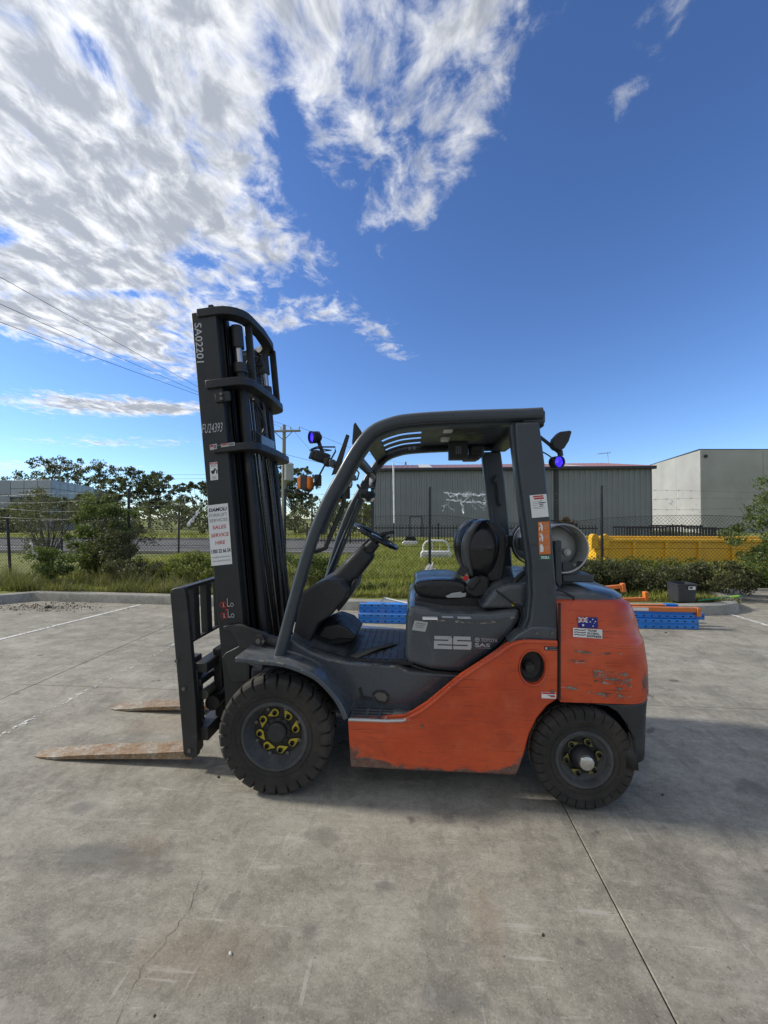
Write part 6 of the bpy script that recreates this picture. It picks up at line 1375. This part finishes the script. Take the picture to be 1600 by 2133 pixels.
MB().cyl((cbp.x + .035, -.378, cbp.z), (cbp.x + .035, -.35, cbp.z), .018, n=14).build('cradle_hinge', M_hub, FL)

# ================================================================== racking steel lying by the kerb
M_bl = pmat('blue racking paint', (.02, .19, .60), .42, var=.2, dust=.4, dustcol=(.2, .22, .26)); M_or2 = pmat('orange beam paint', (.60, .17, .03), .45, var=.18, dust=.35); M_slot = pmat('slot shadow', (.006, .01, .02), .9)
def upright(label, x0, x1, y, z, h=.085):
    t = empty('racking_upright', (x0, y, z)); tag(t, label, 'racking upright', 'blue racking steel by the kerb'); L = x1 - x0
    c = h * .5
    MB().loft([[(x, a, b) for a, b in ((0, 0), (0, h * .38), (.012, h * .44), (.012, h * .56), (0, h * .62), (0, h), (.07, h), (.07, h - .004), (.004, h - .004), (.004, h * .62), (.016, h * .56), (.016, h * .44), (.004, h * .38), (.004, .004), (.07, .004), (.07, 0))] for x in (0, L)]).build('profile', M_bl, t, .0015, 1)
    sl = MB(); x = .06
    while x < L - .05: sl.bb(x, x + .028, -.0015, .001, h * .14, h * .26).bb(x, x + .028, -.0015, .001, h * .76, h * .88); x += .1
    o = sl.build('slot_row', M_slot, t, smooth=0); o['kind'] = 'stuff'
    MB().bb(-.004, 0, 0, .07, -.0, h).build('foot_plate', M_bl, t)
    return t
bl0 = U(747, 1297, 2.95); y_b = 2.95
upright('lowest blue racking upright, lying on the concrete', bl0.x, U(1456, 1310, y_b).x, y_b, .004, .125)
upright('blue racking upright, second layer of the near stack', U(749, 1278, 3.0).x, U(1448, 1290, 3.0).x, 3.0, .135, .125)
upright('short-ended blue racking upright jutting past the stack', U(1200, 1290, 3.12).x, U(1468, 1290, 3.12).x, 3.12, .09, .09)
upright('rear blue racking upright nearest the kerb', U(765, 1257, 3.45).x, U(1380, 1257, 3.45).x, 3.45, .06, .12)
M_wht = pmat('galvanised brace', (.55, .55, .54), .45, .3)
def strut(label, a, b):
    o = MB().tube([a, b], .014, 4).build('lattice_brace', M_wht); tag(o, label, 'brace', 'pale braces on the blue racking')
strut('pale brace slanting up across the blue racking', U(792, 1258, 3.0) + Vector((0, 0, .02)), U(802, 1248, 3.2) + Vector((0, 0, .02)))
strut('long pale brace lying across the blue racking', U(800, 1247, 3.2) + Vector((0, 0, .01)), U(862, 1264, 3.02) + Vector((0, 0, .03)))
def beam(label, a, b, h, d, hook=None, labelled=False):
    a, b = Vector(a), Vector(b); t = empty('racking_beam', tuple(a)); tag(t, label, 'racking beam', 'orange racking beams by the kerb'); v = b - a; L = v.length; m_ = v.to_track_quat('X', 'Z').to_matrix().to_4x4()
    MB().bb(0, L, 0, d, 0, h).moved(m_).build('bar', M_or2, t, .006)
    if hook: MB().loft([[(L, -.01, h * hook[0]), (L + .05, -.01, h * hook[0]), (L + .05, -.01, h * hook[1]), (L, -.01, h * hook[1])], [(L, d + .02, h * hook[0]), (L + .05, d + .02, h * hook[0]), (L + .05, d + .02, h * hook[1]), (L, d + .02, h * hook[1])]]).moved(m_).build('end_connector', M_or2, t, .004)
    if labelled: MB().add([(L * .45, -.002, h * .15), (L * .62, -.002, h * .15), (L * .62, -.002, h * .85), (L * .45, -.002, h * .85)], [(0, 1, 2, 3)]).moved(m_).build('paper_label', M_wsti, t, smooth=0)
beam('long orange beam with white label on top of the blue stack', U(1190, 1270, 2.98), U(1452, 1276, 2.98), .06, .05, (-.9, 1.0), True)
beam('orange beam behind, ending before the grey bin', U(1180, 1266, 3.25), U(1388, 1267, 3.25), .05, .05)
beam('orange beam with upturned end connector', U(1170, 1258, 3.5), U(1344, 1252, 3.45), .05, .05, (0, 2.6))
beam('short orange beam showing over the rear cover', U(1200, 1234, 3.6), U(1296, 1226, 3.55), .055, .05, (-1.0, 1.3), True)
bs_ = MB().bb(0, .16, 0, .08, 0, .05).build('blue_spacer', M_bl); bs_.location = tuple(U(1388, 1266, 3.3)); tag(bs_, 'small blue block at the end of the orange beam', 'block')

# bin and broom on the kerb
bp = U(1411, 1256, 4.0); bq = U(1454, 1256, 4.0); bw_ = bq.x - bp.x; bh = U(1411, 1218, 4.0).z - bp.z
M_bin = pmat('dark grey plastic', (.035, .038, .044), .45, dust=.15)
bn = empty('rubbish_bin', (bp.x, 4.0, .15)); tag(bn, 'dark grey plastic bin with white label on the kerb', 'bin')
secs = []
for z, f_ in ((0, .90), (bh * .93, 1.0), (bh * .94, 1.06), (bh, 1.06), (bh, .97), (bh * .2, .86)):
    secs.append([(bw_ / 2 + x * bw_ * f_, .14 + y * .28 * f_, z) for x, y in rrect(1, 1, .12, 4)])
MB().loft(secs).build('tub', M_bin, bn, smooth=50)
MB().add([(bw_ * .52, -.013, bh * .70), (bw_ * .86, -.013, bh * .70), (bw_ * .86, -.016, bh * .88), (bw_ * .52, -.016, bh * .88)], [(0, 1, 2, 3)]).build('label', M_wsti, bn, smooth=0)
MB().add([(bw_ * .56, -.018, bh * .76), (bw_ * .72, -.018, bh * .76), (bw_ * .72, -.019, bh * .85), (bw_ * .56, -.019, bh * .85)], [(0, 1, 2, 3)]).build('label_print', M_inkk, bn, smooth=0)
M_grn = pmat('green plastic', (.02, .22, .07), .4); M_lim = pmat('lime grip', (.42, .7, .06), .4)
ba, bb_ = Vector((bq.x + .03, 4.05, .17)), U(1545, 1241, 4.35)
bro = empty('garden_rake', tuple(ba)); tag(bro, 'green long-handled rake lying on the kerb beside the bin', 'rake'); v = bb_ - ba
MB().cyl((0, 0, 0), tuple(v), .013, n=8).build('handle', M_grn, bro); MB().cyl(tuple(v * .72), tuple(v * .92), .018, n=8).build('grip', M_lim, bro)
MB().tube([tuple(v * .62 + Vector((0, 0, -.05))), tuple(v * .75 + Vector((0, 0, -.06))), tuple(v * 1.0)], .012, 6).build('frame_bar', M_grn, bro)
